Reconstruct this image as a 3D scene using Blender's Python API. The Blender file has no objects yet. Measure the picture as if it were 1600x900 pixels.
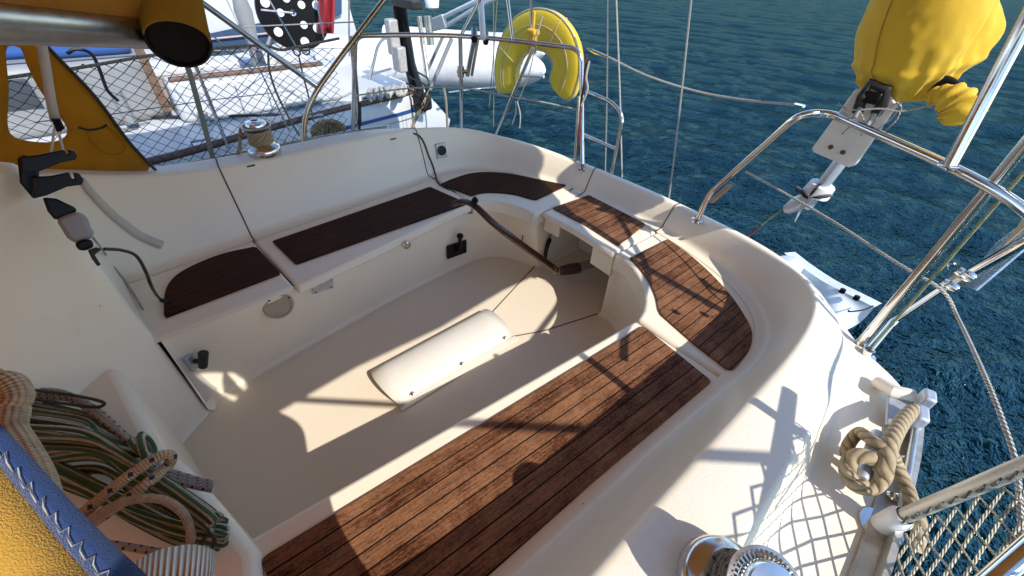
import bpy, bmesh, math, random
import numpy as np
from mathutils import Vector, Matrix
random.seed(7); np.random.seed(7)
S = bpy.context.scene; COL = S.collection
# ------------------------------------------------------------------ camera (solved from the cockpit's symmetry)
CF, CP, CR, CY = 650., .683, .054, .811
CAM = np.array([1.12, 0, 1.52])
_F = np.array([-math.sin(CY)*math.cos(CP), math.cos(CY)*math.cos(CP), -math.sin(CP)])
_rt = np.array([math.cos(CY), math.sin(CY), 0]); _up = np.cross(_rt, _F)
_R = _rt*math.cos(CR)+_up*math.sin(CR); _U = -_rt*math.sin(CR)+_up*math.cos(CR)
def ray(u, v): return CF*_F+_R*(u-800)+_U*(450-v)
def Z(u, v, z): d = ray(u, v); return Vector(CAM+d*(z-CAM[2])/d[2])
def X(u, v, x): d = ray(u, v); return Vector(CAM+d*(x-CAM[0])/d[0])
def Y(u, v, y): d = ray(u, v); return Vector(CAM+d*(y-CAM[1])/d[1])
def D(u, v, t): d = ray(u, v); return Vector(CAM+d/np.linalg.norm(d)*t)
cd = bpy.data.cameras.new('camera'); cam = bpy.data.objects.new('camera', cd); COL.objects.link(cam); S.camera = cam
cd.sensor_width = 36; cd.lens = 36*CF/1600; cd.clip_start = .02; cd.clip_end = 6000
M3 = Matrix((_R, _U, -_F)).transposed(); cam.matrix_world = Matrix.Translation(Vector(CAM)) @ M3.to_4x4()
# ------------------------------------------------------------------ world, sun
SUN = Vector((1.09, -.02, 1.0)).normalized()
el = math.asin(SUN.z); az = math.atan2(SUN.x, SUN.y)
w = bpy.data.worlds.new('World'); S.world = w; w.use_nodes = True
nt = w.node_tree; sky = nt.nodes.new('ShaderNodeTexSky'); sky.sky_type = 'NISHITA'; sky.sun_disc = False
sky.sun_elevation = el; sky.sun_rotation = az
nt.links.new(sky.outputs[0], nt.nodes['Background'].inputs[0]); nt.nodes['Background'].inputs[1].default_value = .15; sky.dust_density = .0; sky.ozone_density = 2.5; sky.air_density = 1.0
sl = bpy.data.lights.new('sun', 'SUN'); so = bpy.data.objects.new('sun', sl); COL.objects.link(so)
sl.energy = 2.65; sl.angle = math.radians(.53); sl.color = (1, .93, .84)
so.rotation_euler = SUN.to_track_quat('Z', 'Y').to_euler(); so.location = SUN*50
S.view_settings.view_transform = 'Standard'; S.view_settings.look = 'None'; S.view_settings.gamma = 1
S.view_settings.exposure = 1.05; S.view_settings.use_curve_mapping = False
# ------------------------------------------------------------------ materials
def newmat(name):
    m = bpy.data.materials.new(name); m.use_nodes = True
    return m, m.node_tree, m.node_tree.nodes['Principled BSDF']
def N(t, kind, **kw):
    n = t.nodes.new(kind)
    for k, v in kw.items(): setattr(n, k, v)
    return n
def mth(t, op, a, b=None, c=None):
    n = t.nodes.new('ShaderNodeMath'); n.operation = op
    for i, s in enumerate((a, b, c)):
        if s is None: continue
        if isinstance(s, (int, float)): n.inputs[i].default_value = s
        else: t.links.new(s, n.inputs[i])
    return n.outputs[0]
def mix(t, f, a, b):
    n = t.nodes.new('ShaderNodeMix'); n.data_type = 'RGBA'
    for i, s in ((0, f), (6, a), (7, b)):
        if isinstance(s, (int, float)): n.inputs[i].default_value = s
        elif isinstance(s, tuple): n.inputs[i].default_value = (*s, 1) if len(s) == 3 else s
        else: t.links.new(s, n.inputs[i])
    return n.outputs[2]
def ramp(t, f, lo, hi):
    n = t.nodes.new('ShaderNodeMapRange'); n.inputs[1].default_value = lo; n.inputs[2].default_value = hi
    t.links.new(f, n.inputs[0]); return n.outputs[0]
def coords(t, kind='Object', scale=(1, 1, 1)):
    c = N(t, 'ShaderNodeTexCoord'); m = N(t, 'ShaderNodeMapping'); m.inputs[3].default_value = scale
    t.links.new(c.outputs[kind], m.inputs[0]); return m.outputs[0]
def noise(t, vec, sc, det=4, rough=.55):
    n = N(t, 'ShaderNodeTexNoise'); n.inputs['Scale'].default_value = sc; n.inputs['Detail'].default_value = det
    n.inputs['Roughness'].default_value = rough; t.links.new(vec, n.inputs['Vector']); return n.outputs[0]
def bump(t, h, strength, dist, b):
    n = N(t, 'ShaderNodeBump'); n.inputs['Strength'].default_value = strength; n.inputs['Distance'].default_value = dist
    t.links.new(h, n.inputs['Height']); t.links.new(n.outputs[0], b.inputs['Normal']); return n
MATS = {}
def plain(name, col, rough=.5, metal=0, var=.12, nsc=8, bst=0, bsc=60, bd=.002, dirt=None, dirt_amt=.5, trans=0):
    if name in MATS: return MATS[name]
    m, t, b = newmat(name); v = coords(t)
    f = noise(t, v, nsc)
    c2 = tuple(max(0, x*(1-var)) for x in col); c1 = tuple(min(1, x*(1+var*.6)) for x in col)
    c = mix(t, ramp(t, f, .3, .7), c2, c1)
    if dirt:
        f2 = noise(t, v, nsc*.37, 8, .7); c = mix(t, mth(t, 'MULTIPLY', ramp(t, f2, .52, .75), dirt_amt), c, dirt)
    t.links.new(c, b.inputs['Base Color']); b.inputs['Metallic'].default_value = metal
    f3 = noise(t, v, nsc*4)
    t.links.new(mth(t, 'MULTIPLY_ADD', f3, .2, rough-.1), b.inputs['Roughness'])
    if bst: bump(t, noise(t, v, bsc, 5), bst, bd, b)
    MATS[name] = m; return m
def gelcoat(name, col, nonskid=False):
    m, t, b = newmat(name); v = coords(t)
    c = mix(t, ramp(t, noise(t, v, 2.2, 6, .6), .3, .7), tuple(x*.94 for x in col), col)
    # faint grime and scuffs
    g = ramp(t, noise(t, v, 5.5, 9, .72), .60, .78)
    c = mix(t, mth(t, 'MULTIPLY', g, .22), c, (.52, .44, .34))
    v2 = N(t, 'ShaderNodeTexVoronoi'); v2.inputs['Scale'].default_value = 9; t.links.new(v, v2.inputs['Vector'])
    sp = mth(t, 'LESS_THAN', v2.outputs[0], .022); c = mix(t, mth(t, 'MULTIPLY', sp, .7), c, (.12, .08, .05))
    sc = noise(t, coords(t, 'Object', (3, 22, 9)), 3, 6, .8)
    c = mix(t, mth(t, 'MULTIPLY', ramp(t, sc, .68, .8), .16), c, (.45, .37, .28))
    t.links.new(c, b.inputs['Base Color'])
    t.links.new(mth(t, 'MULTIPLY_ADD', noise(t, v, 14, 5), .25, .38 if nonskid else .22), b.inputs['Roughness'])
    if nonskid:
        vo = N(t, 'ShaderNodeTexVoronoi'); vo.inputs['Scale'].default_value = 330; t.links.new(v, vo.inputs['Vector'])
        bump(t, vo.outputs[0], .35, .0012, b)
    else: bump(t, noise(t, v, 7, 3), .08, .004, b)
    m.name = name; MATS[name] = m; return m
GEL = gelcoat('cream_gelcoat', (.87, .775, .61)); NONSKID = gelcoat('nonskid_gelcoat', (.80, .735, .62), True)
SOLE = gelcoat('sole_gelcoat', (.76, .675, .53), True)
WHITE = gelcoat('white_gelcoat', (.80, .80, .79)); LID = gelcoat('cover_gelcoat', (.72, .69, .61))
GREYW = plain('grey_white_hull', (.62, .65, .68), .3, var=.08)
GROOVE = plain('dark_seam', (.10, .07, .05), .8)
BLACK = plain('black_plastic', (.004, .004, .005), .32, bst=.15); BLACK.node_tree.nodes['Principled BSDF'].inputs['Specular IOR Level'].default_value = .25
BLACKR = plain('black_rubber', (.018, .016, .015), .6, bst=.2)
GREYP = plain('grey_plastic', (.28, .28, .29), .45)
CHROME = plain('stainless_steel', (.72, .70, .67), .14, 1, var=.1, dirt=(.35, .22, .12), dirt_amt=.35)
ALU = plain('anodised_aluminium', (.55, .53, .50), .33, 1, var=.15, nsc=20, dirt=(.3, .25, .2), dirt_amt=.4)
GALV = plain('dull_aluminium', (.50, .53, .58), .5, .6, var=.15)
WINCH = plain('winch_chrome', (.66, .64, .62), .2, 1, var=.05)
BROWNW = plain('brown_toe_rail', (.16, .095, .065), .6, var=.4, nsc=25, bst=.4, bsc=90)
VARN = plain('varnished_tiller', (.060, .022, .012), .2, var=.35, nsc=30)
BLUE = plain('blue_stripe', (.02, .07, .26), .35); NAVY = plain('navy_band', (.03, .065, .13), .5)
BLUEC = plain('blue_canvas', (.03, .10, .32), .8, bst=.3)
RED = plain('red_cloth', (.33, .02, .03), .8, bst=.3, bsc=30)
PLATE = plain('grey_plate', (.50, .48, .45), .4, .3, var=.2, nsc=40)
SPK = plain('speaker_grille', (.40, .34, .24), .7, bst=.6, bsc=400, bd=.001)
def canvas(name, col, var=.25, fold=0.0, trans=.0, weave=900):
    m, t, b = newmat(name); v = coords(t)
    c = mix(t, ramp(t, noise(t, v, 5, 6, .65), .3, .72), tuple(x*(1-var) for x in col), col)
    c = mix(t, mth(t, 'MULTIPLY', ramp(t, noise(t, v, 3.1, 8, .7), .58, .75), .22), c, tuple(x*.45 for x in col))
    t.links.new(c, b.inputs['Base Color']); b.inputs['Roughness'].default_value = .85
    b.inputs['Sheen Weight'].default_value = .15
    h = mth(t, 'ADD', mth(t, 'MULTIPLY', noise(t, v, 9, 3), fold), mth(t, 'MULTIPLY', noise(t, v, weave, 2), .06))
    bump(t, h, 1, .02, b)
    if trans:
        tr = N(t, 'ShaderNodeBsdfTranslucent'); t.links.new(c, tr.inputs[0]); ms = N(t, 'ShaderNodeMixShader'); ms.inputs[0].default_value = trans
        t.links.new(b.outputs[0], ms.inputs[1]); t.links.new(tr.outputs[0], ms.inputs[2]); t.links.new(ms.outputs[0], t.nodes['Material Output'].inputs[0])
    MATS[name] = m; return m
YEL = canvas('yellow_canvas', (.74, .47, .022), .12, .06); OCHRE = canvas('shaded_flap_canvas', (.48, .26, .03), .2, .06)  # ochre flap: yellow canvas with its shade put into the colour
YELS = canvas('ochre_sprayhood_canvas', (.70, .36, .02), .25, .15, .6)
YELB = canvas('lemon_buoy_cover', (.78, .60, .03), .12, .12)
BIMC = canvas('bimini_canvas', (.66, .40, .14), .1, .1, .35)
WEB = canvas('white_webbing', (.66, .60, .52), .2, .1)
BLUEW = canvas('blue_webbing', (.006, .035, .14), .3, .1)
def rope(name, a, b_=None, kind='twist', pitch=.02, rough=.85):
    """u runs along the rope in metres, v round it"""
    m, t, b = newmat(name); tc = N(t, 'ShaderNodeTexCoord'); s = N(t, 'ShaderNodeSeparateXYZ'); t.links.new(tc.outputs['UV'], s.inputs[0])
    u, v = s.outputs[0], s.outputs[1]; ob = tc.outputs['Object']
    base = mix(t, ramp(t, noise(t, ob, 60, 4), .3, .7), tuple(x*.72 for x in a), a)
    if kind == 'twist':
        ph = mth(t, 'ADD', mth(t, 'MULTIPLY', u, 1/pitch), mth(t, 'MULTIPLY', v, 3))
        h = mth(t, 'ABSOLUTE', mth(t, 'SINE', mth(t, 'MULTIPLY', ph, math.pi)))
        c = mix(t, ramp(t, h, 0, .5), tuple(x*.4 for x in a), base)
        bump(t, h, 1, .004, b)
    else:
        p1 = mth(t, 'SINE', mth(t, 'MULTIPLY', mth(t, 'ADD', mth(t, 'MULTIPLY', u, 1/pitch), mth(t, 'MULTIPLY', v, 8)), 6.283))
        p2 = mth(t, 'SINE', mth(t, 'MULTIPLY', mth(t, 'SUBTRACT', mth(t, 'MULTIPLY', u, 1/pitch), mth(t, 'MULTIPLY', v, 8)), 6.283))
        h = mth(t, 'MULTIPLY', p1, p2); c = base
        if kind == 'stripe':      # coloured stripes along the rope with a saw edge
            e = mth(t, 'MULTIPLY', mth(t, 'PINGPONG', mth(t, 'MULTIPLY', u, 1/pitch), .5), .16)
            f = mth(t, 'FRACT', mth(t, 'ADD', mth(t, 'MULTIPLY', v, 3), e))
            c = mix(t, mth(t, 'LESS_THAN', f, .58), base, b_)
        if kind == 'fleck':
            f = mth(t, 'GREATER_THAN', mth(t, 'SINE', mth(t, 'MULTIPLY', mth(t, 'ADD', mth(t, 'MULTIPLY', u, 1/(pitch*3.4)), v), 6.283)), .72)
            g = mth(t, 'GREATER_THAN', mth(t, 'SINE', mth(t, 'MULTIPLY', mth(t, 'SUBTRACT', mth(t, 'MULTIPLY', v, 3), mth(t, 'MULTIPLY', u, 1/(pitch*3.4))), 6.283)), .1)
            c = mix(t, mth(t, 'MULTIPLY', f, g), base, b_)
        bump(t, h, .9, .0022, b)
    t.links.new(c, b.inputs['Base Color']); b.inputs['Roughness'].default_value = rough; MATS[name] = m; return m
R_MOOR = rope('three_strand_rope', (.44, .34, .20), pitch=.028)
R_GREY = rope('grey_rope', (.30, .27, .22), pitch=.02)
R_WHITE = rope('white_line', (.62, .60, .54), pitch=.012)
R_NET = rope('net_cord', (.60, .55, .41), pitch=.01); R_NETD = rope('dark_net_cord', (.055, .050, .045), pitch=.01)
R_GREEN = rope('green_stripe_rope', (.68, .62, .48), (.055, .15, .075), 'stripe', .008)
R_FLECK = rope('black_fleck_rope', (.56, .50, .44), (.015, .015, .02), 'fleck', .007)
R_BFLECK = rope('blue_fleck_rope', (.60, .45, .27), (.02, .045, .09), 'fleck', .011)
R_TAN = rope('tan_rope', (.58, .46, .32), None, 'braid', .007); R_YG = rope('yellow_green_rope', (.45, .47, .27), (.16, .28, .12), 'fleck', .012)
R_RED = rope('red_line', (.22, .05, .045), pitch=.01); R_WINCH = rope('winch_rope', (.36, .31, .22), (.05, .05, .05), 'fleck', .008)
def teak(name, col, worn, light, gloss=.42):
    m, t, b = newmat(name); tc = N(t, 'ShaderNodeTexCoord'); s = N(t, 'ShaderNodeSeparateXYZ'); ob = tc.outputs['Object']; t.links.new(ob, s.inputs[0])
    px = mth(t, 'MULTIPLY', s.outputs[0], 1/.0415); idn = mth(t, 'FLOOR', px); fr = mth(t, 'FRACT', px)
    gr = mth(t, 'MAXIMUM', mth(t, 'LESS_THAN', fr, .055), mth(t, 'GREATER_THAN', fr, .965))
    wn = N(t, 'ShaderNodeTexWhiteNoise', noise_dimensions='1D'); t.links.new(idn, wn.inputs['W'])
    cmb = N(t, 'ShaderNodeCombineXYZ'); t.links.new(mth(t, 'MULTIPLY', s.outputs[0], 90), cmb.inputs[0]); t.links.new(mth(t, 'ADD', mth(t, 'MULTIPLY', s.outputs[1], 4), mth(t, 'MULTIPLY', wn.outputs[0], 37)), cmb.inputs[1]); t.links.new(mth(t, 'MULTIPLY', wn.outputs[0], 11), cmb.inputs[2])
    grain = noise(t, cmb.outputs[0], 2.2, 6, .65)
    fine = noise(t, coords(t, 'Object', (240, 60, 100)), 1.6, 6, .7)
    blot = noise(t, ob, 6.5, 8, .7)
    c = mix(t, ramp(t, grain, .3, .7), tuple(x*.55 for x in col), col)
    c = mix(t, mth(t, 'MULTIPLY', wn.outputs[0], .8), c, tuple(x*.5 for x in col))
    wm = mth(t, 'MULTIPLY', ramp(t, mth(t, 'ADD', mth(t, 'ADD', mth(t, 'MULTIPLY', blot, .4), mth(t, 'MULTIPLY', fine, .4)), mth(t, 'ADD', mth(t, 'MULTIPLY', grain, .32), mth(t, 'MULTIPLY', wn.outputs[0], .08))), .50, .70), worn)
    c = mix(t, wm, c, light)
    sp = noise(t, coords(t, 'Object', (120, 90, 100)), 1.3, 4, .8); c = mix(t, mth(t, 'MULTIPLY', ramp(t, sp, .66, .74), worn*.8), c, (.62, .50, .40))
    b.inputs['Specular IOR Level'].default_value = .09
    c = mix(t, gr, c, (.006, .005, .004)); t.links.new(c, b.inputs['Base Color'])
    t.links.new(mth(t, 'MULTIPLY_ADD', fine, .4, gloss-.2), b.inputs['Roughness'])
    h = mth(t, 'SUBTRACT', mth(t, 'ADD', mth(t, 'MULTIPLY', fine, .45), mth(t, 'MULTIPLY', grain, .25)), mth(t, 'MULTIPLY', gr, 1.2))
    bump(t, h, .8, .0025, b); MATS[name] = m; return m
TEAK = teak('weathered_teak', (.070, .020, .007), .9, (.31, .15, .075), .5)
TEAK_SHADE = teak('shaded_teak', (.045, .013, .005), .35, (.11, .045, .022), .55)  # same seat teak, with the starboard side's shade darkened into its colour
# ------------------------------------------------------------------ mesh builder
class MB:
    def __init__(s): s.v = []; s.f = []; s.uv = []; s.mi = []
    def add(s, vs, fs, uvs=None, mi=0):
        o = len(s.v); s.v += [tuple(p) for p in vs]
        for k, f in enumerate(fs):
            s.f.append([i+o for i in f]); s.uv.append(uvs[k] if uvs else [(0, 0)]*len(f)); s.mi.append(mi)
        return s
    def tube(s, pts, r, n=8, caps=True, closed=False, mi=0, flat=None):
        P = [Vector(p) for p in pts]; m = len(P)
        if m < 2: return s
        rs = r if isinstance(r, (list, tuple)) else [r]*m
        T = []
        for i in range(m):
            a = P[(i-1) % m] if (closed or i) else P[0]; b = P[(i+1) % m] if (closed or i < m-1) else P[-1]
            d = b-a; T.append(d.normalized() if d.length > 1e-9 else Vector((0, 0, 1)))
        up = Vector((0, 0, 1)) if abs(T[0].z) < .9 else Vector((1, 0, 0))
        nx = T[0].cross(up).normalized(); vs = []; L = [0]
        for i in range(m):
            if i: L.append(L[-1]+(P[i]-P[i-1]).length)
            nx = (nx-T[i]*nx.dot(T[i])); nx = nx.normalized() if nx.length > 1e-6 else T[i].orthogonal().normalized()
            ny = T[i].cross(nx)
            for k in range(n):
                a = 2*math.pi*k/n; ca, sa = math.cos(a), math.sin(a)
                if flat: sa *= flat
                vs.append(P[i]+(nx*ca+ny*sa)*rs[i])
        fs = []; us = []
        for i in range(m if closed else m-1):
            j = (i+1) % m; la, lb = L[i], L[i]+(P[j]-P[i]).length
            for k in range(n):
                k2 = (k+1) % n; fs.append([i*n+k, i*n+k2, j*n+k2, j*n+k])
                us.append([(la, k/n), (la, (k+1)/n), (lb, (k+1)/n), (lb, k/n)])
        if caps and not closed: fs += [list(range(n))[::-1], [(m-1)*n+k for k in range(n)]]; us += [[(0, 0)]*n]*2
        return s.add(vs, fs, us, mi)
    def cyl(s, a, b, r, r2=None, n=20, mi=0): return s.tube([a, b], [r, r if r2 is None else r2], n, mi=mi)
    def box(s, c, d, rot=None, mi=0):
        c = Vector(c); vs = []
        for x in (-1, 1):
            for y in (-1, 1):
                for z in (-1, 1):
                    p = Vector((x*d[0]/2, y*d[1]/2, z*d[2]/2)); vs.append(c+(rot @ p if rot else p))
        return s.add(vs, [[0, 1, 3, 2], [4, 6, 7, 5], [0, 4, 5, 1], [2, 3, 7, 6], [0, 2, 6, 4], [1, 5, 7, 3]], mi=mi)
    def prism(s, poly, z0, z1, mi=0):
        n = len(poly); a = sum(poly[i][0]*poly[(i+1) % n][1]-poly[(i+1) % n][0]*poly[i][1] for i in range(n))
        if a < 0: poly = poly[::-1]
        vs = [(p[0], p[1], z0) for p in poly]+[(p[0], p[1], z1) for p in poly]
        return s.add(vs, [list(range(n))[::-1], [n+i for i in range(n)]]+[[i, (i+1) % n, n+(i+1) % n, n+i] for i in range(n)], mi=mi)
    def slab(s, poly3, nrm, th, mi=0):
        """polygon in space thickened along nrm"""
        P = [Vector(p) for p in poly3]; d = Vector(nrm).normalized()*th; n = len(P)
        return s.add(P+[p+d for p in P], [list(range(n))[::-1], [n+i for i in range(n)]]+[[i, (i+1) % n, n+(i+1) % n, n+i] for i in range(n)], mi=mi)
    def grid(s, rows, closed=False, mi=0):
        m, n = len(rows), len(rows[0]); vs = [p for r in rows for p in r]; fs = []; us = []
        for i in range(m-1):
            for k in range(n if closed else n-1):
                k2 = (k+1) % n; fs.append([i*n+k, i*n+k2, (i+1)*n+k2, (i+1)*n+k]); us.append([(i, k), (i, k+1), (i+1, k+1), (i+1, k)])
        return s.add(vs, fs, us, mi)
    def lathe(s, c, axis, prof, n=32, mi=0):
        """prof: (radius, height along axis)"""
        c = Vector(c); ax = Vector(axis).normalized(); u = ax.orthogonal().normalized(); v = ax.cross(u)
        rows = [[c+ax*h+(u*math.cos(2*math.pi*k/n)+v*math.sin(2*math.pi*k/n))*max(r, 1e-4) for k in range(n)] for r, h in prof]
        return s.grid(rows, True, mi)
    def build(s, name, mats, parent=None, smooth=True, bevel=0, bseg=2, loc=None, rotz=0, solid=0, sub=0, angle=40):
        mats = mats if isinstance(mats, (list, tuple)) else [mats]
        if loc is None:
            if parent: loc = Vector((0, 0, 0))
            else:
                A = np.array(s.v); loc = Vector(((A[:, 0].min()+A[:, 0].max())/2, (A[:, 1].min()+A[:, 1].max())/2, A[:, 2].min()))
        off = (parent.matrix_basis.translation if parent else Vector())+loc
        if parent and parent.parent: off = off+parent.parent.matrix_basis.translation
        Ri = Matrix.Rotation(-rotz, 3, 'Z')
        me = bpy.data.meshes.new(name); me.from_pydata([tuple(Ri @ (Vector(p)-off)) for p in s.v], [], s.f)
        for m in mats: me.materials.append(m)
        me.polygons.foreach_set('material_index', s.mi)
        ul = me.uv_layers.new(name='UVMap'); ul.data.foreach_set('uv', [c for f in s.uv for q in f for c in q])
        me.validate(); bm = bmesh.new(); bm.from_mesh(me); bmesh.ops.recalc_face_normals(bm, faces=bm.faces); bm.to_mesh(me); bm.free()
        me.polygons.foreach_set('use_smooth', [smooth]*len(me.polygons))
        if smooth:
            try: me.set_sharp_from_angle(angle=math.radians(angle))
            except Exception: pass
        o = bpy.data.objects.new(name, me); COL.objects.link(o)
        o.location = loc; o.rotation_euler = (0, 0, rotz)
        if parent: o.parent = parent
        if solid: md = o.modifiers.new('solid', 'SOLIDIFY'); md.thickness = solid; md.offset = 0
        if bevel: md = o.modifiers.new('bevel', 'BEVEL'); md.width = bevel; md.segments = bseg; md.limit_method = 'ANGLE'; md.angle_limit = math.radians(35); md.harden_normals = False
        if sub: md = o.modifiers.new('sub', 'SUBSURF'); md.levels = sub; md.render_levels = sub
        return o
def tag(o, label=None, cat=None, group=None, kind=None):
    for k, v in (('label', label), ('category', cat), ('group', group), ('kind', kind)):
        if v: o[k] = v
    return o
def thing(name, label, cat, loc=(0, 0, 0), group=None):
    o = bpy.data.objects.new(name, None); COL.objects.link(o); o.location = loc; o.empty_display_size = .1
    return tag(o, label, cat, group)
def smooth_path(pts, n=8, closed=False):
    P = [Vector(p) for p in pts]; m = len(P); out = []
    for i in range(m if closed else m-1):
        p0 = P[(i-1) % m] if (closed or i) else P[0]*2-P[1]; p1 = P[i]; p2 = P[(i+1) % m]
        p3 = P[(i+2) % m] if (closed or i+2 < m) else P[-1]*2-P[-2]
        for k in range(n):
            t = k/n; out.append(.5*((2*p1)+(p2-p0)*t+(2*p0-5*p1+4*p2-p3)*t*t+(3*p1-p0-3*p2+p3)*t**3))
    if not closed: out.append(P[-1])
    return out
def fillet(pts, rad, n=5):
    """polyline with rounded corners (bent tube)"""
    P = [Vector(p) for p in pts]; out = [P[0]]
    for i in range(1, len(P)-1):
        a = P[i-1]-P[i]; b = P[i+1]-P[i]; r = rad if not isinstance(rad, (list, tuple)) else rad[i-1]
        r = min(r, a.length*.49, b.length*.49); p, q = P[i]+a.normalized()*r, P[i]+b.normalized()*r
        for k in range(n+1): t = k/n; out.append(p*(1-t)**2+P[i]*2*t*(1-t)+q*t*t)
    return out+[P[-1]]
def V(*a): return Vector(a)
def hit(u, v, off=.003, names=('coaming', 'bulkhead', 'bench', 'bench_lid', 'corner_seat', 'helm_seat', 'side_deck', 'sole', 'bench_front', 'teak_panel')):
    """first point of the yacht's mouldings along the sight line, lifted off the surface"""
    bpy.context.view_layer.update(); dg = bpy.context.evaluated_depsgraph_get(); d = Vector(ray(u, v)).normalized(); o = Vector(CAM)
    for _ in range(60):
        ok, p, n, i, ob, m = S.ray_cast(dg, o, d)
        if not ok: break
        if ob.name.split('.')[0] in names:
            if n.dot(d) > 0: n = -n
            return p+n*off
        o = p+d*.002
    return Y(u, v, -.2)
def hitn(u, v, off=.003):
    p = hit(u, v, 0); q = hit(u+3, v, 0); r = hit(u, v+3, 0); n = (q-p).cross(r-p).normalized()
    if n.dot(Vector(CAM)-p) < 0: n = -n
    return p+n*off, n
# ================================================================== water
def make_water():
    na, nr = 1000, 380; rr = .6*np.power(1.0253, np.arange(nr)); rr = np.append(rr[rr < 60], [90, 160, 320, 700, 1500, 4000]); nr = len(rr)
    th = np.linspace(0, 2*np.pi, na, endpoint=False); Rg, T = np.meshgrid(rr, th, indexing='ij'); x = Rg*np.cos(T); y = Rg*np.sin(T); h = np.zeros_like(x)
    rng = np.random.RandomState(3)
    for lam, amp, cnt in ((3.2, .012, 5), (1.5, .012, 8), (.75, .015, 14), (.36, .0105, 22)):
        for _ in range(cnt):
            a = math.radians(118)+rng.normal()*.5; k = 2*np.pi/(lam*rng.uniform(.7, 1.4)); ph = rng.uniform(0, 6.28)
            q = (x*np.cos(a)+y*np.sin(a))*k+ph+.6*np.sin((x*np.sin(a)-y*np.cos(a))*k*.31+ph*2)
            fade = np.clip((lam*30-Rg)/(lam*16), 0, 1) if lam < 1 else 1
            h += amp/np.sqrt(cnt)*1.3*(1-2*np.abs(np.sin(q/2)))*.8*fade
    h *= np.clip(80/Rg, 0, 1)
    vs = np.stack([x, y, h-.5], -1).reshape(-1, 3)
    i = np.arange(nr-1)[:, None]*na; k = np.arange(na)[None, :]; k2 = (k+1) % na
    q = np.stack([i+k, i+k2, i+na+k2, i+na+k], -1).reshape(-1, 4)
    me = bpy.data.meshes.new('water'); c0 = len(vs); vs = np.vstack([vs, [[0, 0, -.5]]])
    me.vertices.add(len(vs)); me.vertices.foreach_set('co', vs.ravel())
    tri = np.stack([np.full(na, c0), np.arange(na), (np.arange(na)+1) % na], -1)
    loops = np.concatenate([q.ravel(), tri.ravel()]); me.loops.add(len(loops)); me.loops.foreach_set('vertex_index', loops.astype(np.int32))
    st = np.concatenate([np.arange(len(q))*4, len(q)*4+np.arange(na)*3]); me.polygons.add(len(st)); me.polygons.foreach_set('loop_start', st.astype(np.int32))
    me.update(calc_edges=True); me.validate(); me.polygons.foreach_set('use_smooth', [True]*len(me.polygons))
    m, t, b = newmat('harbour_water'); v = coords(t, 'Object')
    n1 = noise(t, coords(t, 'Object', (1, .55, 1)), 5.5, 4, .6); n2 = noise(t, coords(t, 'Object', (1, .6, 1)), 16, 3, .55); n3 = noise(t, v, .25, 3)
    t.links.new(mix(t, ramp(t, n3, .35, .65), (.0004, .0070, .0060), (.0005, .0085, .0085)), b.inputs['Base Color'])
    b.inputs['Roughness'].default_value = .09; b.inputs['IOR'].default_value = 1.33; b.inputs['Specular IOR Level'].default_value = .40; b.inputs['Specular Tint'].default_value = (.42, .68, 1, 1)
    bump(t, mth(t, 'ADD', n1, mth(t, 'MULTIPLY', n2, .45)), 1, .09, b)
    fr = N(t, 'ShaderNodeFresnel'); fr.inputs['IOR'].default_value = 1.33; gl = N(t, 'ShaderNodeBsdfGlossy'); gl.inputs['Roughness'].default_value = .11; gl.inputs['Color'].default_value = (.13, .25, .29, 1)
    di = N(t, 'ShaderNodeBsdfDiffuse'); bn = b.inputs['Normal'].links[0].from_socket
    for q in (fr, gl, di): t.links.new(bn, q.inputs['Normal'])
    t.links.new(b.inputs['Base Color'].links[0].from_socket, di.inputs['Color']); ms = N(t, 'ShaderNodeMixShader')
    t.links.new(mth(t, 'MINIMUM', mth(t, 'MULTIPLY', mth(t, 'MAXIMUM', mth(t, 'SUBTRACT', fr.outputs[0], .012), 0), .85), .36), ms.inputs[0]); t.links.new(di.outputs[0], ms.inputs[1]); t.links.new(gl.outputs[0], ms.inputs[2]); t.links.new(ms.outputs[0], t.nodes['Material Output'].inputs[0])
    me.materials.append(m); o = bpy.data.objects.new('water', me); COL.objects.link(o); tag(o, kind='structure')
make_water()
# ================================================================== our yacht
yacht = thing('yacht', 'cream sailing yacht whose open cockpit with brown teak seats fills the picture', 'sailing yacht')
def part(mb, name, mat, label=None, **kw):
    o = mb.build(name, mat, yacht, **kw)
    if label: o['label'] = label
    return o
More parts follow.
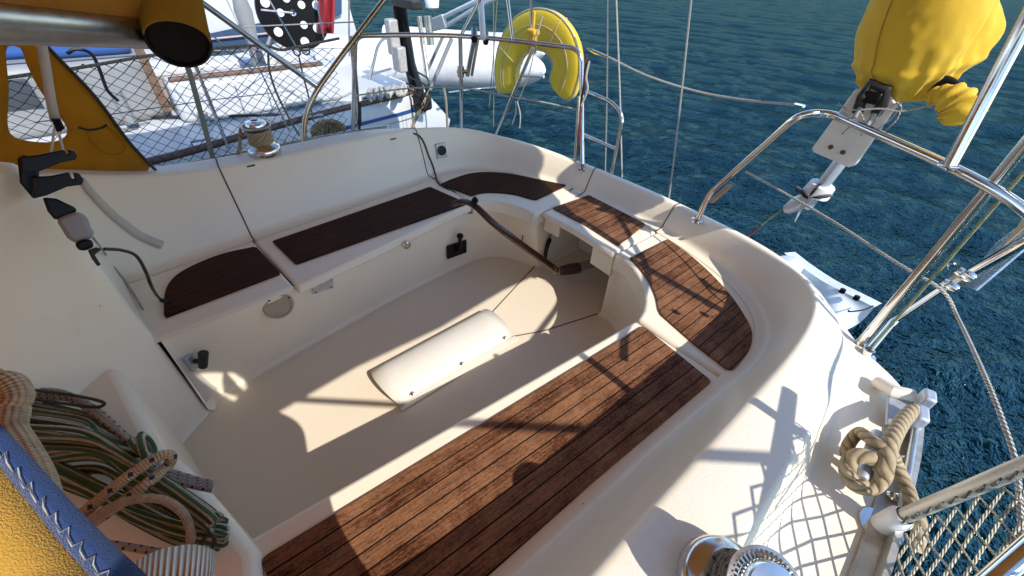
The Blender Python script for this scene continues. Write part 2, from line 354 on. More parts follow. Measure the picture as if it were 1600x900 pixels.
# stations, port side: foot of the backrest, inner top edge, outer top edge, foot of the outer wall, deck edge
ST = [((.87, -.75), (1.03, -.75, .915), (1.14, -.75, .905), (1.20, -.75, .61), (1.36, -.75, .60)),
      ((.885, -.35), (1.045, -.35, .835), (1.16, -.35, .825), (1.225, -.35, .605), (1.39, -.35, .597)),
      ((.905, 0), (1.052, 0, .738), (1.18, 0, .730), (1.24, 0, .60), (1.41, 0, .595)),
      ((.93, .4), (1.055, .4, .702), (1.20, .43, .70), (1.248, .45, .60), (1.42, .45, .592)),
      ((.955, .8), (1.066, .8, .70), (1.203, .83, .698), (1.247, .86, .598), (1.415, .86, .59)),
      ((.985, 1.12), (1.072, 1.10, .698), (1.197, 1.08, .682), (1.225, 1.14, .595), (1.395, 1.17, .585)),
      ((1.0, 1.33), (1.058, 1.33, .682), (1.172, 1.31, .645), (1.19, 1.35, .59), (1.345, 1.37, .58)),
      ((.968, 1.50), (1.018, 1.51, .66), (1.11, 1.505, .612), (1.122, 1.53, .585), (1.20, 1.49, .572)),
      ((.89, 1.62), (.94, 1.645, .632), (1.0, 1.66, .60), (1.012, 1.668, .58), (1.035, 1.675, .565)),
      ((.78, 1.71), (.815, 1.75, .60), (.85, 1.78, .588), (.86, 1.787, .572), (.875, 1.795, .555)),
      ((.62, 1.785), (.645, 1.835, .577), (.668, 1.868, .570), (.672, 1.872, .556), (.68, 1.88, .54)),
      ((.42, 1.84), (.435, 1.895, .557), (.45, 1.93, .552), (.453, 1.934, .54), (.457, 1.942, .52)),
      ((.2, 1.872), (.205, 1.935, .543), (.21, 1.972, .54), (.211, 1.976, .528), (.213, 1.984, .51)),
      ((0, 1.88), (0, 1.945, .54), (0, 1.982, .537), (0, 1.986, .525), (0, 1.994, .507))]
def mir(st): return tuple((-p[0],)+tuple(p[1:]) for p in st)
full = [s for s in ST]+[mir(s) for s in ST[-2::-1]]
cols = []
for j in range(5):
    pts = [V(s[j][0], s[j][1], s[j][2] if len(s[j]) > 2 else .42) for s in full]; cols.append(smooth_path(pts, 7))
def profile(i):
    f, ti, to, b, e = [c[i] for c in cols]
    o = V(ti.x-f.x, ti.y-f.y, 0).normalized(); fi = f-o*.05; fi.z = .4225; f = f.copy(); f.z = .4225
    mid = f.lerp(ti, .45)-o*.006
    e2 = e+o*.02; e2.z = e.z-.12; e3 = e+o*.03; e3.z = -.15; e4 = e-o*.12; e4.z = -.62
    return fillet([fi, f, mid, ti, to, b, e, e2, e3, e4], [.035, .3, .018, .012, .018, .010, .2, .2], 4)
prof = [profile(i) for i in range(len(cols[0]))]
nP = len(prof[0])
# coaming (profile 0..23), deck (24..), hull
kc = 1+5*4+0; kd = 1+5*4+2; ke = 1+5*6
mb = MB().grid([p[:kc+3] for p in prof]); coam = part(mb, 'coaming', [GEL, NONSKID], angle=60)
nq = kc+2
for p in coam.data.polygons:
    idx = sorted(v % (kc+3) for v in p.vertices)
    if idx[0] == 15 and idx[-1] == 16: p.material_index = 1
mb = MB().grid([p[kc+2:ke-1] for p in prof]); part(mb, 'side_deck', NONSKID, angle=60)
mb = MB().grid([p[ke-2:] for p in prof]); part(mb, 'hull', WHITE, angle=60)
def groove(i, a, b, r=.0028, lift=.0006):
    pts = prof[i][a:b]; return MB().tube(pts, r, 6)
def st_at(side, y=None, x=None):
    best = None
    for i, f in enumerate(cols[0]):
        if side*f.x < 0: continue
        d = abs(f.y-y) if y is not None else abs(f.x-x) + (0 if f.y > 1.5 else 9)
        if best is None or d < best[0]: best = (d, i)
    return best[1]
for i in (st_at(-1, y=.245), st_at(-1, y=1.26), st_at(-1, x=-.25), st_at(1, x=.25)): part(MB().tube([p for p in prof[i][0:kc-2]], .0032, 6), 'moulding_seam', GROOVE)
def foot(y, side):      # outboard edge of the seats at z .42
    i = min(range(len(cols[0])), key=lambda k: abs(cols[0][k].y-y)+(9 if cols[0][k].x*side < 0 else 0)+(0 if k else 0)); return abs(cols[0][i].x)
def footcurve(i0, i1):
    st = 1 if i1 > i0 else -1; return [(cols[0][i].x*1.0, cols[0][i].y) for i in range(i0, i1+st, st)]
def grow(p, d=.025):
    v = Vector(p); c = Vector((0, .6)); o = (v-c).normalized(); return (p[0]+o.x*d, p[1]+o.y*d)
TOP = .42; TH = .095
iN = lambda side, y: min((k for k in range(len(cols[0])) if cols[0][k].x*side > 0), key=lambda k: abs(cols[0][k].y-y)+(5 if cols[0][k].y > 1.6 and y < 1.5 else 0))
def bench(name, inner, i0, i1, label=None, th=TH):
    outer = [grow(p) for p in footcurve(i0, i1)]
    mb = MB().prism(inner+outer, TOP-th, TOP); part(mb, name, GEL, label, bevel=.014, bseg=3)
# port bench (right in the picture), inner edge listed from aft to forward then the foot from forward to aft
pj = iN(1, 1.17); g = .0035
bench('bench', [(.590, 1.178), (.448, -.20), (.43, -.42)], iN(1, -.42), pj, 'port side bench, in sunlight')
jx = cols[0][pj]
hp = st_at(1, x=.25); hs = st_at(-1, x=-.25)
bench('corner_seat', [(.252, 1.485), (.30, 1.490), (.37, 1.462), (.44, 1.415), (.50, 1.365), (.545, 1.305), (.575, 1.25), (.592, 1.187)], pj, hp, 'curved aft corner seat on the port side', .10)
# helm seat
mb = MB().prism([(-.244, 1.490), (.0, 1.492), (.246, 1.475)]+[grow(p) for p in footcurve(hp, hs)], TOP-.035, TOP); part(mb, 'helm_seat', GEL, bevel=.014, bseg=3)
for P_ in ([(-.243, 1.515), (-.135, 1.52), (-.135, 1.54), (-.243, 1.535)], [(.105, 1.51), (.245, 1.50), (.245, 1.52), (.105, 1.53)]): part(MB().prism(P_, .30 if P_[0][0] < 0 else .27, TOP-.01), 'seat_apron', GEL, bevel=.006)
sj = iN(-1, 1.26); sf = iN(-1, .245)
bench('corner_seat', [(-.560, 1.262), (-.545, 1.31), (-.50, 1.365), (-.43, 1.41), (-.34, 1.435), (-.252, 1.440)], hs, sj, 'curved aft corner seat on the starboard side', .08)
bench('bench_lid', [(-.420, .252), (-.470, .65), (-.556, 1.252)], sj, sf, 'long starboard locker lid in shade', .052)
bench('bench', [(-.425, -.30), (-.424, .243)], sf, iN(-1, -.30), 'short forward starboard bench in shade', .024)
# sole and walls below the seats
wl = [(-.41, -.215), (-.467, -.18), (-.495, 0), (-.522, .193), (-.526, .235), (-.53, .255), (-.575, .657), (-.600, 1.0), (-.607, 1.2), (-.598, 1.31), (-.556, 1.42), (-.48, 1.485), (-.38, 1.525), (-.318, 1.548), (-.29, 1.60), (-.285, 2.0)]
wt = [(-.43, -.215), (-.433, -.18), (-.436, 0), (-.440, .193), (-.443, .235), (-.455, .255), (-.52, .657), (-.575, 1.0), (-.60, 1.2), (-.592, 1.31), (-.553, 1.40), (-.48, 1.455), (-.38, 1.482), (-.318, 1.49), (-.295, 1.56), (-.29, 2.0)]
rl = [(.285, 2.0), (.285, 1.62), (.25, 1.53), (.235, 1.515), (.30, 1.52), (.37, 1.492), (.45, 1.445), (.51, 1.39), (.562, 1.325), (.595, 1.25), (.60, 1.18), (.54, .6), (.475, -.19), (.455, -.30)]
rl[2] = (.262, 1.545)
def wall(lo, hi, name, inward, label=None):
    a = smooth_path([V(x, y, 0) for x, y in lo], 5); b = smooth_path([V(x, y, 0) for x, y in hi], 5); rows = []
    for i, (p, q) in enumerate(zip(a, b)):
        d = (a[min(i+1, len(a)-1)]-a[max(i-1, 0)]).normalized(); n = V(-d.y, d.x, 0)*inward; r = []
        for ang in range(6): t = math.radians(ang*18); r.append(p+n*(.022*(1-math.sin(t)))+V(0, 0, .022*(1-math.cos(t))+.001))
        r += [p.lerp(q, .5)+V(0, 0, .2), q+V(0, 0, .402)]; rows.append(r)
    part(MB().grid(rows), name, GEL, label, angle=50)
wall(wl, wt, 'bench_front', -1, 'front of the starboard seats')
wall(rl, rl, 'bench_front', -1, 'front of the port seats')
mb = MB().prism([(-.70, -.35), (.60, -.35), (.70, 1.35), (.40, 1.70), (.32, 2.0), (-.32, 2.0), (-.40, 1.7), (-.70, 1.4)], -.03, 0.0); part(mb, 'sole', SOLE)
# transom wall under the helm seat with a small inspection opening
mb = MB().box((-.185, 1.93, .2), (.20, .02, .44)).box((.20, 1.93, .2), (.18, .02, .44)).box((.02, 1.93, .36), (.22, .02, .12)).box((.02, 1.93, .06), (.22, .02, .14)); part(mb, 'transom_wall', WHITE, bevel=.003)
mb = MB()
for pa in ([Z(841, 410, .0), Z(767, 490, 0)], [Z(795, 527, 0), Z(850, 517, 0), Z(935, 490, 0)]): mb.tube([p+V(0, 0, .0005) for p in pa], .0032, 6)
mb.tube([Z(838, 412, .001), Z(905, 375, .001)], .003, 6); part(mb, 'sole_seam', GROOVE)
# ---- bulkhead, companionway flare and bridge step
bl = [(-1.12, -.30), (-.95, -.262), (-.75, -.245), (-.55, -.235), (-.465, -.222), (-.425, -.222), (-.395, -.245), (-.35, -.305), (-.25, -.42), (-.05, -.62), (.2, -.85)]
rows = []
bp = smooth_path([V(x, y, 0) for x, y in bl], 6)
for i, p in enumerate(bp):
    top = 1.075 if p.x > -.44 else max(.77, 1.075-((-.44-p.x)/.62)**.8*.33)
    r = [p+V(0, .02, .001), p+V(0, .004, .012), p+V(0, 0, .05)]+[p+V(0, -.02*k/6, .05+(top-.09)*k/6) for k in range(1, 7)]
    q = r[-1]; n = V(.25, -1, 0).normalized() if p.x < -.3 else V(-.55, -.8, 0).normalized()
    r += [q+n*.012+V(0, 0, .022), q+n*.035+V(0, 0, .034), q+n*.10+V(0, 0, .04), q+n*.5+V(0, 0, .05)]; rows.append(r)
part(MB().grid(rows), 'bulkhead', GEL, 'cabin bulkhead and companionway side', angle=60)
mb = MB().prism([(-.34, -.33), (-.28, -.318), (.07, -.272), (.19, -.232), (.50, -.16), (.70, -.2), (1.2, -.9), (-.1, -1.1)], -.02, .455)
part(mb, 'bridge_deck', GEL, bevel=.03, bseg=4)
mb = MB().prism([(-.72, -1.05), (-.08, -.80), (.04, -.92), (-.05, -1.35), (-.72, -1.35)], .44, .86); part(mb, 'companionway_sill', GEL, bevel=.05, bseg=4)
part(MB().prism([(-1.15, -.45), (-1.15, -2.6), (1.15, -2.6), (1.15, -1.6), (-.45, -1.6), (-.45, -.80)], .1, .95), 'coachroof', GEL, bevel=.06, bseg=4)
mb = MB().prism([(-1.36, -.7), (-1.30, -2.6), (-.9, -4.2), (0, -5.6), (.9, -4.2), (1.30, -2.6), (1.36, -.7), (.9, -.72), (.9, -2.0), (-.9, -2.0), (-.9, -.72)], -.5, .6); part(mb, 'foredeck', NONSKID, bevel=.01)
# ---- teak panels
def teak_panel(px, mat, ang, label, z=TOP, rnd=.02, world=None, org=None):
    if world is None and isinstance(px[0], list):
        P = []
        for run in px: P += smooth_path([V(*Z(u, v, z+.006)[:2], 0) for u, v in run], 5) if len(run) > 2 else [V(*Z(u, v, z+.006)[:2], 0) for u, v in run]
        rnd = 0
    else: P = world or [Z(u, v, z+.006) for u, v in px]; P = [V(p[0], p[1], 0) for p in P]
    P = fillet([P[-1].lerp(P[0], .5)]+P+[P[-1].lerp(P[0], .5)], rnd, 4)[:-1] if rnd else P
    o = V(P[0].x, P[0].y, z) if org is None else V(*org, z)
    return part(MB().prism([(p.x, p.y) for p in P], z+.0005, z+.0085), 'teak_panel', mat, label, smooth=True, bevel=.002, bseg=2, loc=o, rotz=ang)
teak_panel([(415, 877), (1005, 508), (1112, 597), (767, 900)], TEAK, -math.atan2(.10, 1.33), 'long sunlit weathered teak seat panel on the port bench',
           world=[(.515, -.165), (.628, 1.166), (.935, 1.122), (.895, .55), (.86, -.16)], rnd=.016, org=(.515, -.165))
teak_panel([[(1043, 374), (1075, 396), (1110, 427), (1142, 462), (1166, 498), (1175, 520), (1172, 544), (1158, 565), (1146, 577), (1136, 577)], [(1084, 537), (1033, 492)], [(1029, 484), (1024, 462), (1012, 437), (998, 418), (984, 403)]], TEAK, -.03, 'curved weathered teak panel in the port aft corner', rnd=.012)
teak_panel([(863, 325), (920, 305), (1009, 350), (966, 384), (915, 352)], TEAK, 0, 'small teak panel on the helm seat', rnd=.010)
teak_panel([[(688, 288), (706, 280), (735, 271), (765, 269), (800, 272), (845, 281), (884, 289)], [(883, 291), (838, 312)], [(830, 311), (805, 304), (780, 301), (755, 301), (736, 306)]], TEAK_SHADE, -.05, 'curved shade darkened teak panel in the starboard aft corner', rnd=.010)
teak_panel([(425, 377), (672, 292), (731, 318), (462, 413)], TEAK_SHADE, .07, 'long shade darkened teak panel on the starboard locker lid', rnd=.010)
teak_panel([[(259, 496), (437, 428)], [(437, 425), (402, 387)], [(396, 386), (350, 396), (310, 411), (280, 427), (264, 443), (257, 462), (256, 492)]], TEAK_SHADE, .02, 'short shade darkened teak panel with a rounded forward end', rnd=.014)
# ---- foot chock over the sole
c0, c1 = V(-.052, .39, 0), V(-.048, 1.02, 0); w0 = .115; hh = .070; rows = []; inn = []
for k in range(13):
    y = .39+.63*k/12; r = []
    for a in range(17):
        t = math.pi*a/16; x = -.05+w0*math.cos(t)*(1.0 if math.cos(t) > 0 else 1.0); z = hh*math.sin(t)**.8; sl = .0
        yy = y+(-.035*math.sin(t) if k == 0 else .03*math.cos(t/2)*0); r.append(V(x, yy-(0 if k else 0), z+.002))
    rows.append(r)
chock = part(MB().grid(rows), 'foot_chock', LID, 'white half round foot brace cover on the sole', solid=.007, angle=60)
end = [rows[-1][i] for i in range(17)]
part(MB().slab([p-V(0, .004, 0) for p in end], (0, -1, 0), .006), 'chock_end', LID)
mb = MB()
for y in (.45, .71, .97):
    c = V(-.05+w0*.97, y, .030); MB().lathe(c, (1, 0, .35), [(0, .004), (.005, .004), (.007, 0), (.013, .001), (.013, -.003)], 14).build('screw', CHROME, chock)
MB().tube([V(-.05-w0-.004, y, .003) for y in (.385, .7, 1.02)], .004, 6).build('hinge_strip', CHROME, chock)
for sx in (-1, 1): MB().box((-.05+sx*(w0+.012), .71, .003), (.03, .66, .005)).build('flange', LID, chock, bevel=.002)
# ---- fittings on the seat front: speaker, plates, throttle, latch, socket
def frame_on(p, n, up=(0, 0, 1)):
    n = Vector(n).normalized(); r = Vector(up).cross(n).normalized(); u = n.cross(r); return p, r, u, n
def wallpt(u, v, off=.004):      # starboard seat front
    for x in (-.47,): pass
    # intersect with the leaning wall between wl and wt
    lo, hi = None, None
    best = None
    for k in range(60):
        x = -.40-.25*k/60; p = X(u, v, x)
        if not (0 <= p.z <= .42): continue
        a = None
        for i in range(len(wl)-1):
            if wl[i][1] <= p.y <= wl[i+1][1]:
                f = (p.y-wl[i][1])/(wl[i+1][1]-wl[i][1]); xl = wl[i][0]+(wl[i+1][0]-wl[i][0])*f; xt = wt[i][0]+(wt[i+1][0]-wt[i][0])*f
                wx = xl+(xt-xl)*p.z/.4; d = abs(wx-x)
                if best is None or d < best[0]: best = (d, V(wx+off, p.y, p.z))
    return best[1]
p = wallpt(435, 477); spk = part(MB().lathe(p, (1, 0, .12), [(0, .004), (.040, .006), (.046, .006), (.047, .010), (.056, .009), (.059, .002), (.059, -.006)], 36), 'speaker', SPK, 'round beige speaker grille')
mb = MB()
for a in (.5, 2.07, 3.64, 5.2): MB().lathe(p+V(.008, .052*math.cos(a), .052*math.sin(a)), (1, 0, .12), [(0, .003), (.003, .003), (.004, 0)], 8).build('screw', BLACK, spk)
def wall_plate(u0, v0, u1, v1, name, mat, hgt, th=.006, off=.006, bevel=.004, label=None, normal=(1, -.1, .1)):
    a, b = wallpt(u0, v0, off), wallpt(u1, v1, off); r = (b-a); wd = r.length; r.normalize(); n = Vector(normal).normalized(); up = n.cross(r).normalized()
    if up.z < 0: up = -up
    c = (a+b)/2; R = Matrix((r, up, n)).transposed(); return part(MB().box(c, (wd, hgt, th), R), name, mat, label, bevel=bevel), c, r, up, n, R
pl, c, r, u_, n, R = wall_plate(488, 451, 520, 440, 'builder_plate', PLATE, .052, .003)
mb = MB()
for sx in (-1, 1):
    for sy in (-1, 1): MB().lathe(c+r*sx*.036+u_*sy*.02, n, [(0, .004), (.0032, .004), (.004, .001)], 8).build('screw', BLACK, pl)
tx = MB()      # faint lettering and picture lines stamped on the plate
for k, (x0, x1, yy) in enumerate([(-.026, -.006, .006), (-.003, .010, .006), (-.022, .004, -.004), (-.024, -.010, -.010), (.016, .028, .010), (.014, .03, -.002), (.018, .028, -.010)]): tx.box(c+r*(x0+x1)/2+u_*yy+n*.0018, (x1-x0, .0022, .0008), R)
tx.build('stamped_line', GREYP, pl)
pl, c, r, u_, n, R = wall_plate(697, 394, 727, 383, 'throttle_control', BLACK, .085, .016, .009, .006, 'black engine throttle lever on its plate')
mb = MB().cyl(c, c+n*.03, .016, n=16).tube(smooth_path([c+n*.03, c+n*.035+u_*.04, c+n*.040+u_*.085, c+n*.042+u_*.105], 5), [.010]*5+[.010]*5+[.013]*3+[.017]*3, 10)
mb.lathe(c+n*.042+u_*.10, u_, [(.001, -.018), (.014, -.012), (.020, 0), (.018, .012), (.001, .022)], 16); mb.build('lever', BLACK, pl)
p = wallpt(624, 373, .014); p.z = .375; p.x = -.470
lk = part(MB().lathe(p, (1, 0, .1), [(0, .006), (.008, .006), (.010, .003), (.019, .004), (.021, 0), (.021, -.02)], 24), 'lid_latch', CHROME)
MB().tube([p+V(.012, 0, 0), p+V(.014, -.004, .016)], .003, 8).build('latch_ring', CHROME, lk)
p = Y(817, 364, 1.478); p = wallpt(817, 364, .006); skt = part(MB().box(p, (.010, .034, .036), Matrix.Rotation(-1.05, 3, 'Z')), 'power_socket', BLACK, bevel=.003)
MB().tube(smooth_path([p+V(.01, -.01, 0), p+V(.02, -.02, -.02), p+V(.012, -.02, -.05), p+V(.01, -.02, -.07)], 5), .003, 6).build('plug_lead', BLACK, skt)
# latch under the corner seat and dark seam steps
mb = MB().lathe(V(-.588, 1.262, .36), (1, 0, 0), [(.012, .02), (.016, .02), (.022, .004), (.022, -.01)], 18); part(mb, 'latch_cup', GREYP)
# deck vent / socket in the aft coaming (grey square with dark round hole)
cc, n = hitn(689, 235, .004); r = n.cross(V(0, 0, 1)).normalized(); u_ = r.cross(n).normalized(); R = Matrix((r, u_, n)).transposed()
pl = part(MB().box(cc, (.068, .088, .012), R), 'hose_socket', PLATE, 'square grey through fitting with a dark round hole', bevel=.005, bseg=3)
MB().lathe(cc+n*.004, n, [(.0, .0035), (.021, .0035), (.022, .008), (.028, .008), (.029, .002)], 24).build('hole', BLACK, pl)
mb = MB()
for sx in (-1, 1):
    for sy in (-1, 1): MB().lathe(cc+r*sx*.026+u_*sy*.036+n*.006, n, [(0, .002), (.003, .002), (.004, 0)], 8).build('screw', CHROME, pl)
# hinge slots on the coaming top and seat
for u, v, z in ((392, 259, .722), (614, 217, .705)): part(MB().box(hit(u, v, .0), (.008, .035, .006)), 'drain_slot', GROOVE)
part(MB().box(hit(893, 296, .001), (.008, .045, .003), Matrix.Rotation(.15, 3, 'Z')), 'drain_slot', GROOVE)
# manual bilge pump recess plate with handle, on the bulkhead corner
a, b = Y(268, 552, -.205), Y(322, 628, -.198); a = V(-.448, -.186, .30); b = V(-.458, -.178, .035)
n = V(.75, .66, 0).normalized(); r = V(-.66, .75, 0).normalized(); c = (a+b)/2; R = Matrix((r, V(0, 0, 1), n)).transposed()
pp = part(MB().box(c+r*.0, (.075, .26, .006), R), 'bilge_pump_plate', plain('old_white_plastic', (.62, .56, .48), .5), 'beige bilge pump plate with a black handle', bevel=.003)
mb = MB().box(c+V(0, 0, .085)+n*.012, (.045, .075, .022), R); mb.build('pump_bracket', GALV, pp, bevel=.004)
h0 = c+V(0, 0, .085)+n*.024; MB().tube([h0, h0+n*.035+V(0, 0, .008)], .010, 12).tube([h0+n*.03+V(0, .0, -.02)+r*-.008, h0+n*.045+V(0, 0, .045)+r*.012], [.015, .018], 14).build('handle', BLACKR, pp, bevel=.004)
# ---- tiller with rudder head
jt = Z(872, 424, .105); tip = Z(706, 320, .50); th_ = Z(740, 318, .520)
path = smooth_path([tip, Z(722, 315, .515), Z(742, 322, .52), Z(775, 352, .44), Z(820, 386, .29), jt], 7); m = len(path)
rs = [.0125+.0075*min(1, (i/(m-1))**.8) for i in range(m)]
tl = part(MB().tube(path, rs, 12), 'tiller', VARN, 'dark varnished wooden tiller')
rh = Z(905, 418, .10); MB().tube([jt+(jt-path[-2]).normalized()*.001, jt.lerp(rh, .5), rh], [.026, .034, .034], 8).build('tiller_socket', plain('brown_cap', (.07, .022, .018), .35), tl, bevel=.006)
MB().tube([rh, Z(945, 405, .11)], .036, 4).build('rudder_head', plain('khaki_casting', (.26, .23, .17), .5), tl, bevel=.005)
MB().lathe(Z(742, 316, .545), (0, 0, 1), [(.001, .030), (.008, .028), (.008, .022), (.016, .018), (.017, .004), (.010, 0), (.010, -.02)], 14).build('tiller_pin', BLACK, tl)
q = jt+(jt-path[-3]).normalized()*.004; MB().tube([q+(path[-3]-q).normalized()*.02, q], .0225, 12).build('steel_collar', CHROME, tl)
# brake / rudder lock lever in the helm opening
a = Z(851, 405, .06); b = X(857, 373, a.x+.0)
part(MB().tube(smooth_path([a, X(855, 385, a.x), X(860, 372, a.x)], 4), [.012]*4+[.014]*4+[.008], 10).tube([X(858, 372, a.x), X(866, 357, a.x)], .003, 6), 'lock_lever', BLACK)
# ---- toe rail (port) with fairlead, deck cleat
def offs(p, d): return p+V(0, 0, d)
tr = [cols[4][i] for i in range(len(cols[4]))]
for side in (1, -1):
    pts = [V(p.x-.012*side, p.y, p.z) for p in tr if p.x*side > 1.2 and p.y < 1.26]
    if side < 0: pts = pts[::-1]
    rows = [[p+V(-.03*side, 0, .002), p+V(-.028*side, 0, .010), p+V(.004*side, 0, .012), p+V(.004*side, 0, .042), p+V(.014*side, 0, .042), p+V(.014*side, 0, -.03)] for p in pts]
    t_ = part(MB().grid(rows), 'toe_rail', [plain('worn_alu_rail', (.52, .50, .45), .42, .7, var=.2, nsc=30, dirt=(.30, .17, .07), dirt_amt=.8)], 'port toe rail of worn aluminium' if side > 0 else 'starboard toe rail', solid=.003, angle=30)
# ================================================================== tubes fixed to the yacht
TR = .0125
def rail(pts, name, label=None, r=TR, rad=.06, mat=None, n=12):
    return part(MB().tube(fillet(pts, rad, 6), r, n), name, mat or CHROME, label)
def feet(o, pts):
    for p in pts: MB().lathe(p, (0, 0, 1), [(.030, -.004), (.030, .004), (.016, .008), (.016, .03), (.012, .03)], 18).build('base_flange', CHROME, o)
sA = V(-1.42, 1.0, .585); sB = V(-1.19, 1.655, .565); sC = V(-.34, 1.91, .53)
o = rail([sA, Z(555, 56, 1.13), Z(640, 54, 1.14), Z(725, 56, 1.13), Z(800, 63, 1.125), Z(908, 76, 1.12), sC+V(.0, 0, 0)], 'pushpit', 'starboard half of the stainless pushpit', rad=[.05, .2, .2, .2, .07])
feet(o, [sA, sC])
rail([sB, Z(719, 56, 1.13)], 'pushpit_post'); rail([V(-.99, 1.78, .56), Z(833, 75, 1.12)], 'pushpit_brace', r=.010)
rail([V(-1.42, 1.04, .585), Z(548, 56, 1.13)], 'pushpit_post', r=.009)
pA = V(.42, 1.875, .54); pB = V(1.20, 1.485, .565)
pr_ = [Z(1252, 176, 1.13), Z(1300, 178, 1.13), Z(1390, 218, 1.13), Z(1490, 262, 1.13), Z(1600, 322, 1.13)]
o = rail([pA, Y(1108, 303, 1.85)]+pr_+[V(1.38, 1.05, 1.13), V(1.42, .95, 1.1)], 'pushpit', 'port half of the stainless pushpit', rad=[.04, .06, .04, .3, .3, .3, .05]); feet(o, [pA])
o = rail([pB, V(1.2, 1.485, 1.62)], 'radar_post', 'upright stainless post at the port quarter', r=.0145, n=16); feet(o, [pB])
q0 = V(1.225, 1.45, .57); o = rail([q0, X(1395, 503, 1.245), X(1480, 446, 1.285), X(1612, 372, 1.335), X(1700, 320, 1.37)], 'gate_tube', r=.0135, rad=[.05, .05, .05]); feet(o, [q0])
o = rail([Z(1485, 258, 1.14), Y(1600, 40, 1.57), Y(1640, -36, 1.57)], 'outboard_mast', r=.015, n=16)
dv = (Y(1600, 40, 1.57)-Z(1485, 258, 1.14)).normalized(); c = Z(1485, 260, 1.135)
MB().tube([c+V(-.02, 0, 0), c+V(0, -.024, .0), c+V(.022, 0, 0), c+V(0, .02, 0)], .007, 8, closed=True).build('clamp', CHROME, o)
# boarding ladder
lA = [Y(902, 250, 1.93), Y(905, 160, 1.94)]
rail([V(-.40, 1.91, .53), Y(905, 150, 1.93)], 'ladder_tube', r=.009)
o = rail([Y(916, 143, 1.98), Y(957, 160, 1.98), Y(974, 182, 1.98), Y(955, 276, 1.98)], 'boarding_ladder', 'folded stainless boarding ladder at the stern', r=.011, rad=.05)
MB().tube([Y(905, 208, 1.97), Y(962, 233, 1.98)], .010, 10).build('rung', CHROME, o)
# bimini frame
t1 = [X(475, 232, -1.29), X(475, 185, -1.3), X(492, 145, -1.3), X(530, 92, -1.3), X(600, 0, -1.3)]; d_ = (t1[-1]-t1[-2]).normalized()
fr = rail(t1+[t1[-1]+d_*.35], 'bimini_frame', 'starboard bimini bow', r=.0135, rad=.08, mat=plain('bronzed_steel', (.50, .40, .28), .22, 1, var=.3))
a_, b_ = X(488, 130, -1.3), X(310, 0, -1.3); rail([a_, b_, b_+(b_-a_)*.8], 'bimini_strut', r=.0125, mat=plain('dull_steel', (.36, .35, .36), .3, 1, var=.2)); MB().tube([a_+(b_-a_).normalized()*-.02, a_+(b_-a_).normalized()*.05], .015, 10).build('eye_end', CHROME, fr)
bp0 = D(1543, 915, .93); bp1 = D(1622, 846, .97); dd = (bp1-bp0).normalized(); rail([bp0-dd*.12, bp1+dd*.30], 'bimini_frame', 'port bimini bow close to the camera', r=.014, n=20)
# poles standing behind the horseshoe
rail([Z(801, 62, 1.13), Y(792, -10, 1.80)], 'aerial_pole', r=.009, mat=CHROME); rail([Z(831, 64, 1.12), Y(830, -20, 1.86)], 'aerial_pole', r=.008)
rail([Z(720, 56, 1.13), Y(749, 0, 1.70), Y(757, -20, 1.70)], 'pushpit_brace', r=.0095)
o = rail([Z(755, 60, 1.13), Y(751, 0, 1.76), Y(750, -20, 1.76)], 'flag_socket', r=.017, mat=WHITE)
MB().tube([Z(741, 62, 1.12), Z(741, 46, 1.15)], .018, 10).build('clamp', BLACK, o); MB().tube([Z(759, 66, 1.11), Z(759, 50, 1.14)], .016, 10).build('clamp', BLACK, o)
part(MB().tube([Z(742, 55, 1.12), Y(730, 118, 1.74)], .014, 10).tube([Z(748, 55, 1.12), Y(737, 118, 1.74)], .009, 8), 'hanging_tube', ALU)
part(MB().tube([Y(720, 104, 1.66), Y(720, 120, 1.66)], .020, 12).tube([Y(716, 112, 1.66), Y(732, 112, 1.66)], .012, 10), 'clamp', plain('bronze_clamp', (.30, .17, .07), .35, .9))
# stanchion at port with net top tube
cap0 = Z(1384, 818, .615); e1 = Y(1600, 728, .86); dA = (e1-cap0).normalized()
st = rail([cap0, e1, e1+dA*.35], 'stanchion', 'port side stanchion leaning outboard with net lashed along it', r=.0135, mat=plain('dull_white_tube', (.60, .57, .50), .35, .5, var=.15)); MB().lathe(cap0-dA*.01, dA, [(.001, -.02), (.016, -.016), (.021, 0), (.023, .05), (.016, .062)], 18).build('socket', WHITE, st)
MB().lathe(cap0-V(0, 0, .022), (0, 0, 1), [(.04, 0), (.04, .006), (.0, .008)], 20).build('base_flange', CHROME, st)
# fairlead and cleat
fa = Z(1415, 640, .62)
Rf = Matrix.Rotation(.20, 3, 'Z')
fl = part(MB().box(fa+V(-.012, -.01, -.008), (.050, .135, .012), Rf), 'fairlead', GALV, 'grey metal fairlead on the port rail', bevel=.004)
MB().box(fa+V(.022, .048, .022), (.028, .045, .05), Rf).build('lip', GALV, fl, bevel=.007, bseg=3); MB().box(fa+V(.022, -.035, .022), (.026, .055, .05), Rf).build('lip', GALV, fl, bevel=.007, bseg=3)
MB().tube([Z(1372, 598, .60), Z(1398, 612, .63), Z(1425, 618, .63)], .018, 12).build('rubbing_end', NONSKID, fl)
part(MB().tube([Z(1432, 660, .625), Z(1413, 770, .625), Z(1400, 850, .62)], .008, 10), 'rail_edge', ALU)
for u, v in ((1403, 715), (1418, 718), (1395, 775), (1409, 778)): part(MB().lathe(Z(u, v, .607), (0, 0, 1), [(0, .004), (.008, .004), (.012, 0)], 16), 'rail_bolt', CHROME)
ca, cb = Z(1346, 748, .655), Z(1371, 676, .655); ax = (cb-ca).normalized(); cm = (ca+cb)/2
cl = part(MB().tube([ca, ca.lerp(cb, .15), ca.lerp(cb, .5), ca.lerp(cb, .85), cb], [.011, .015, .013, .015, .011], 12), 'mooring_cleat', GALV, 'grey two horned mooring cleat on the port side deck', bevel=.002)
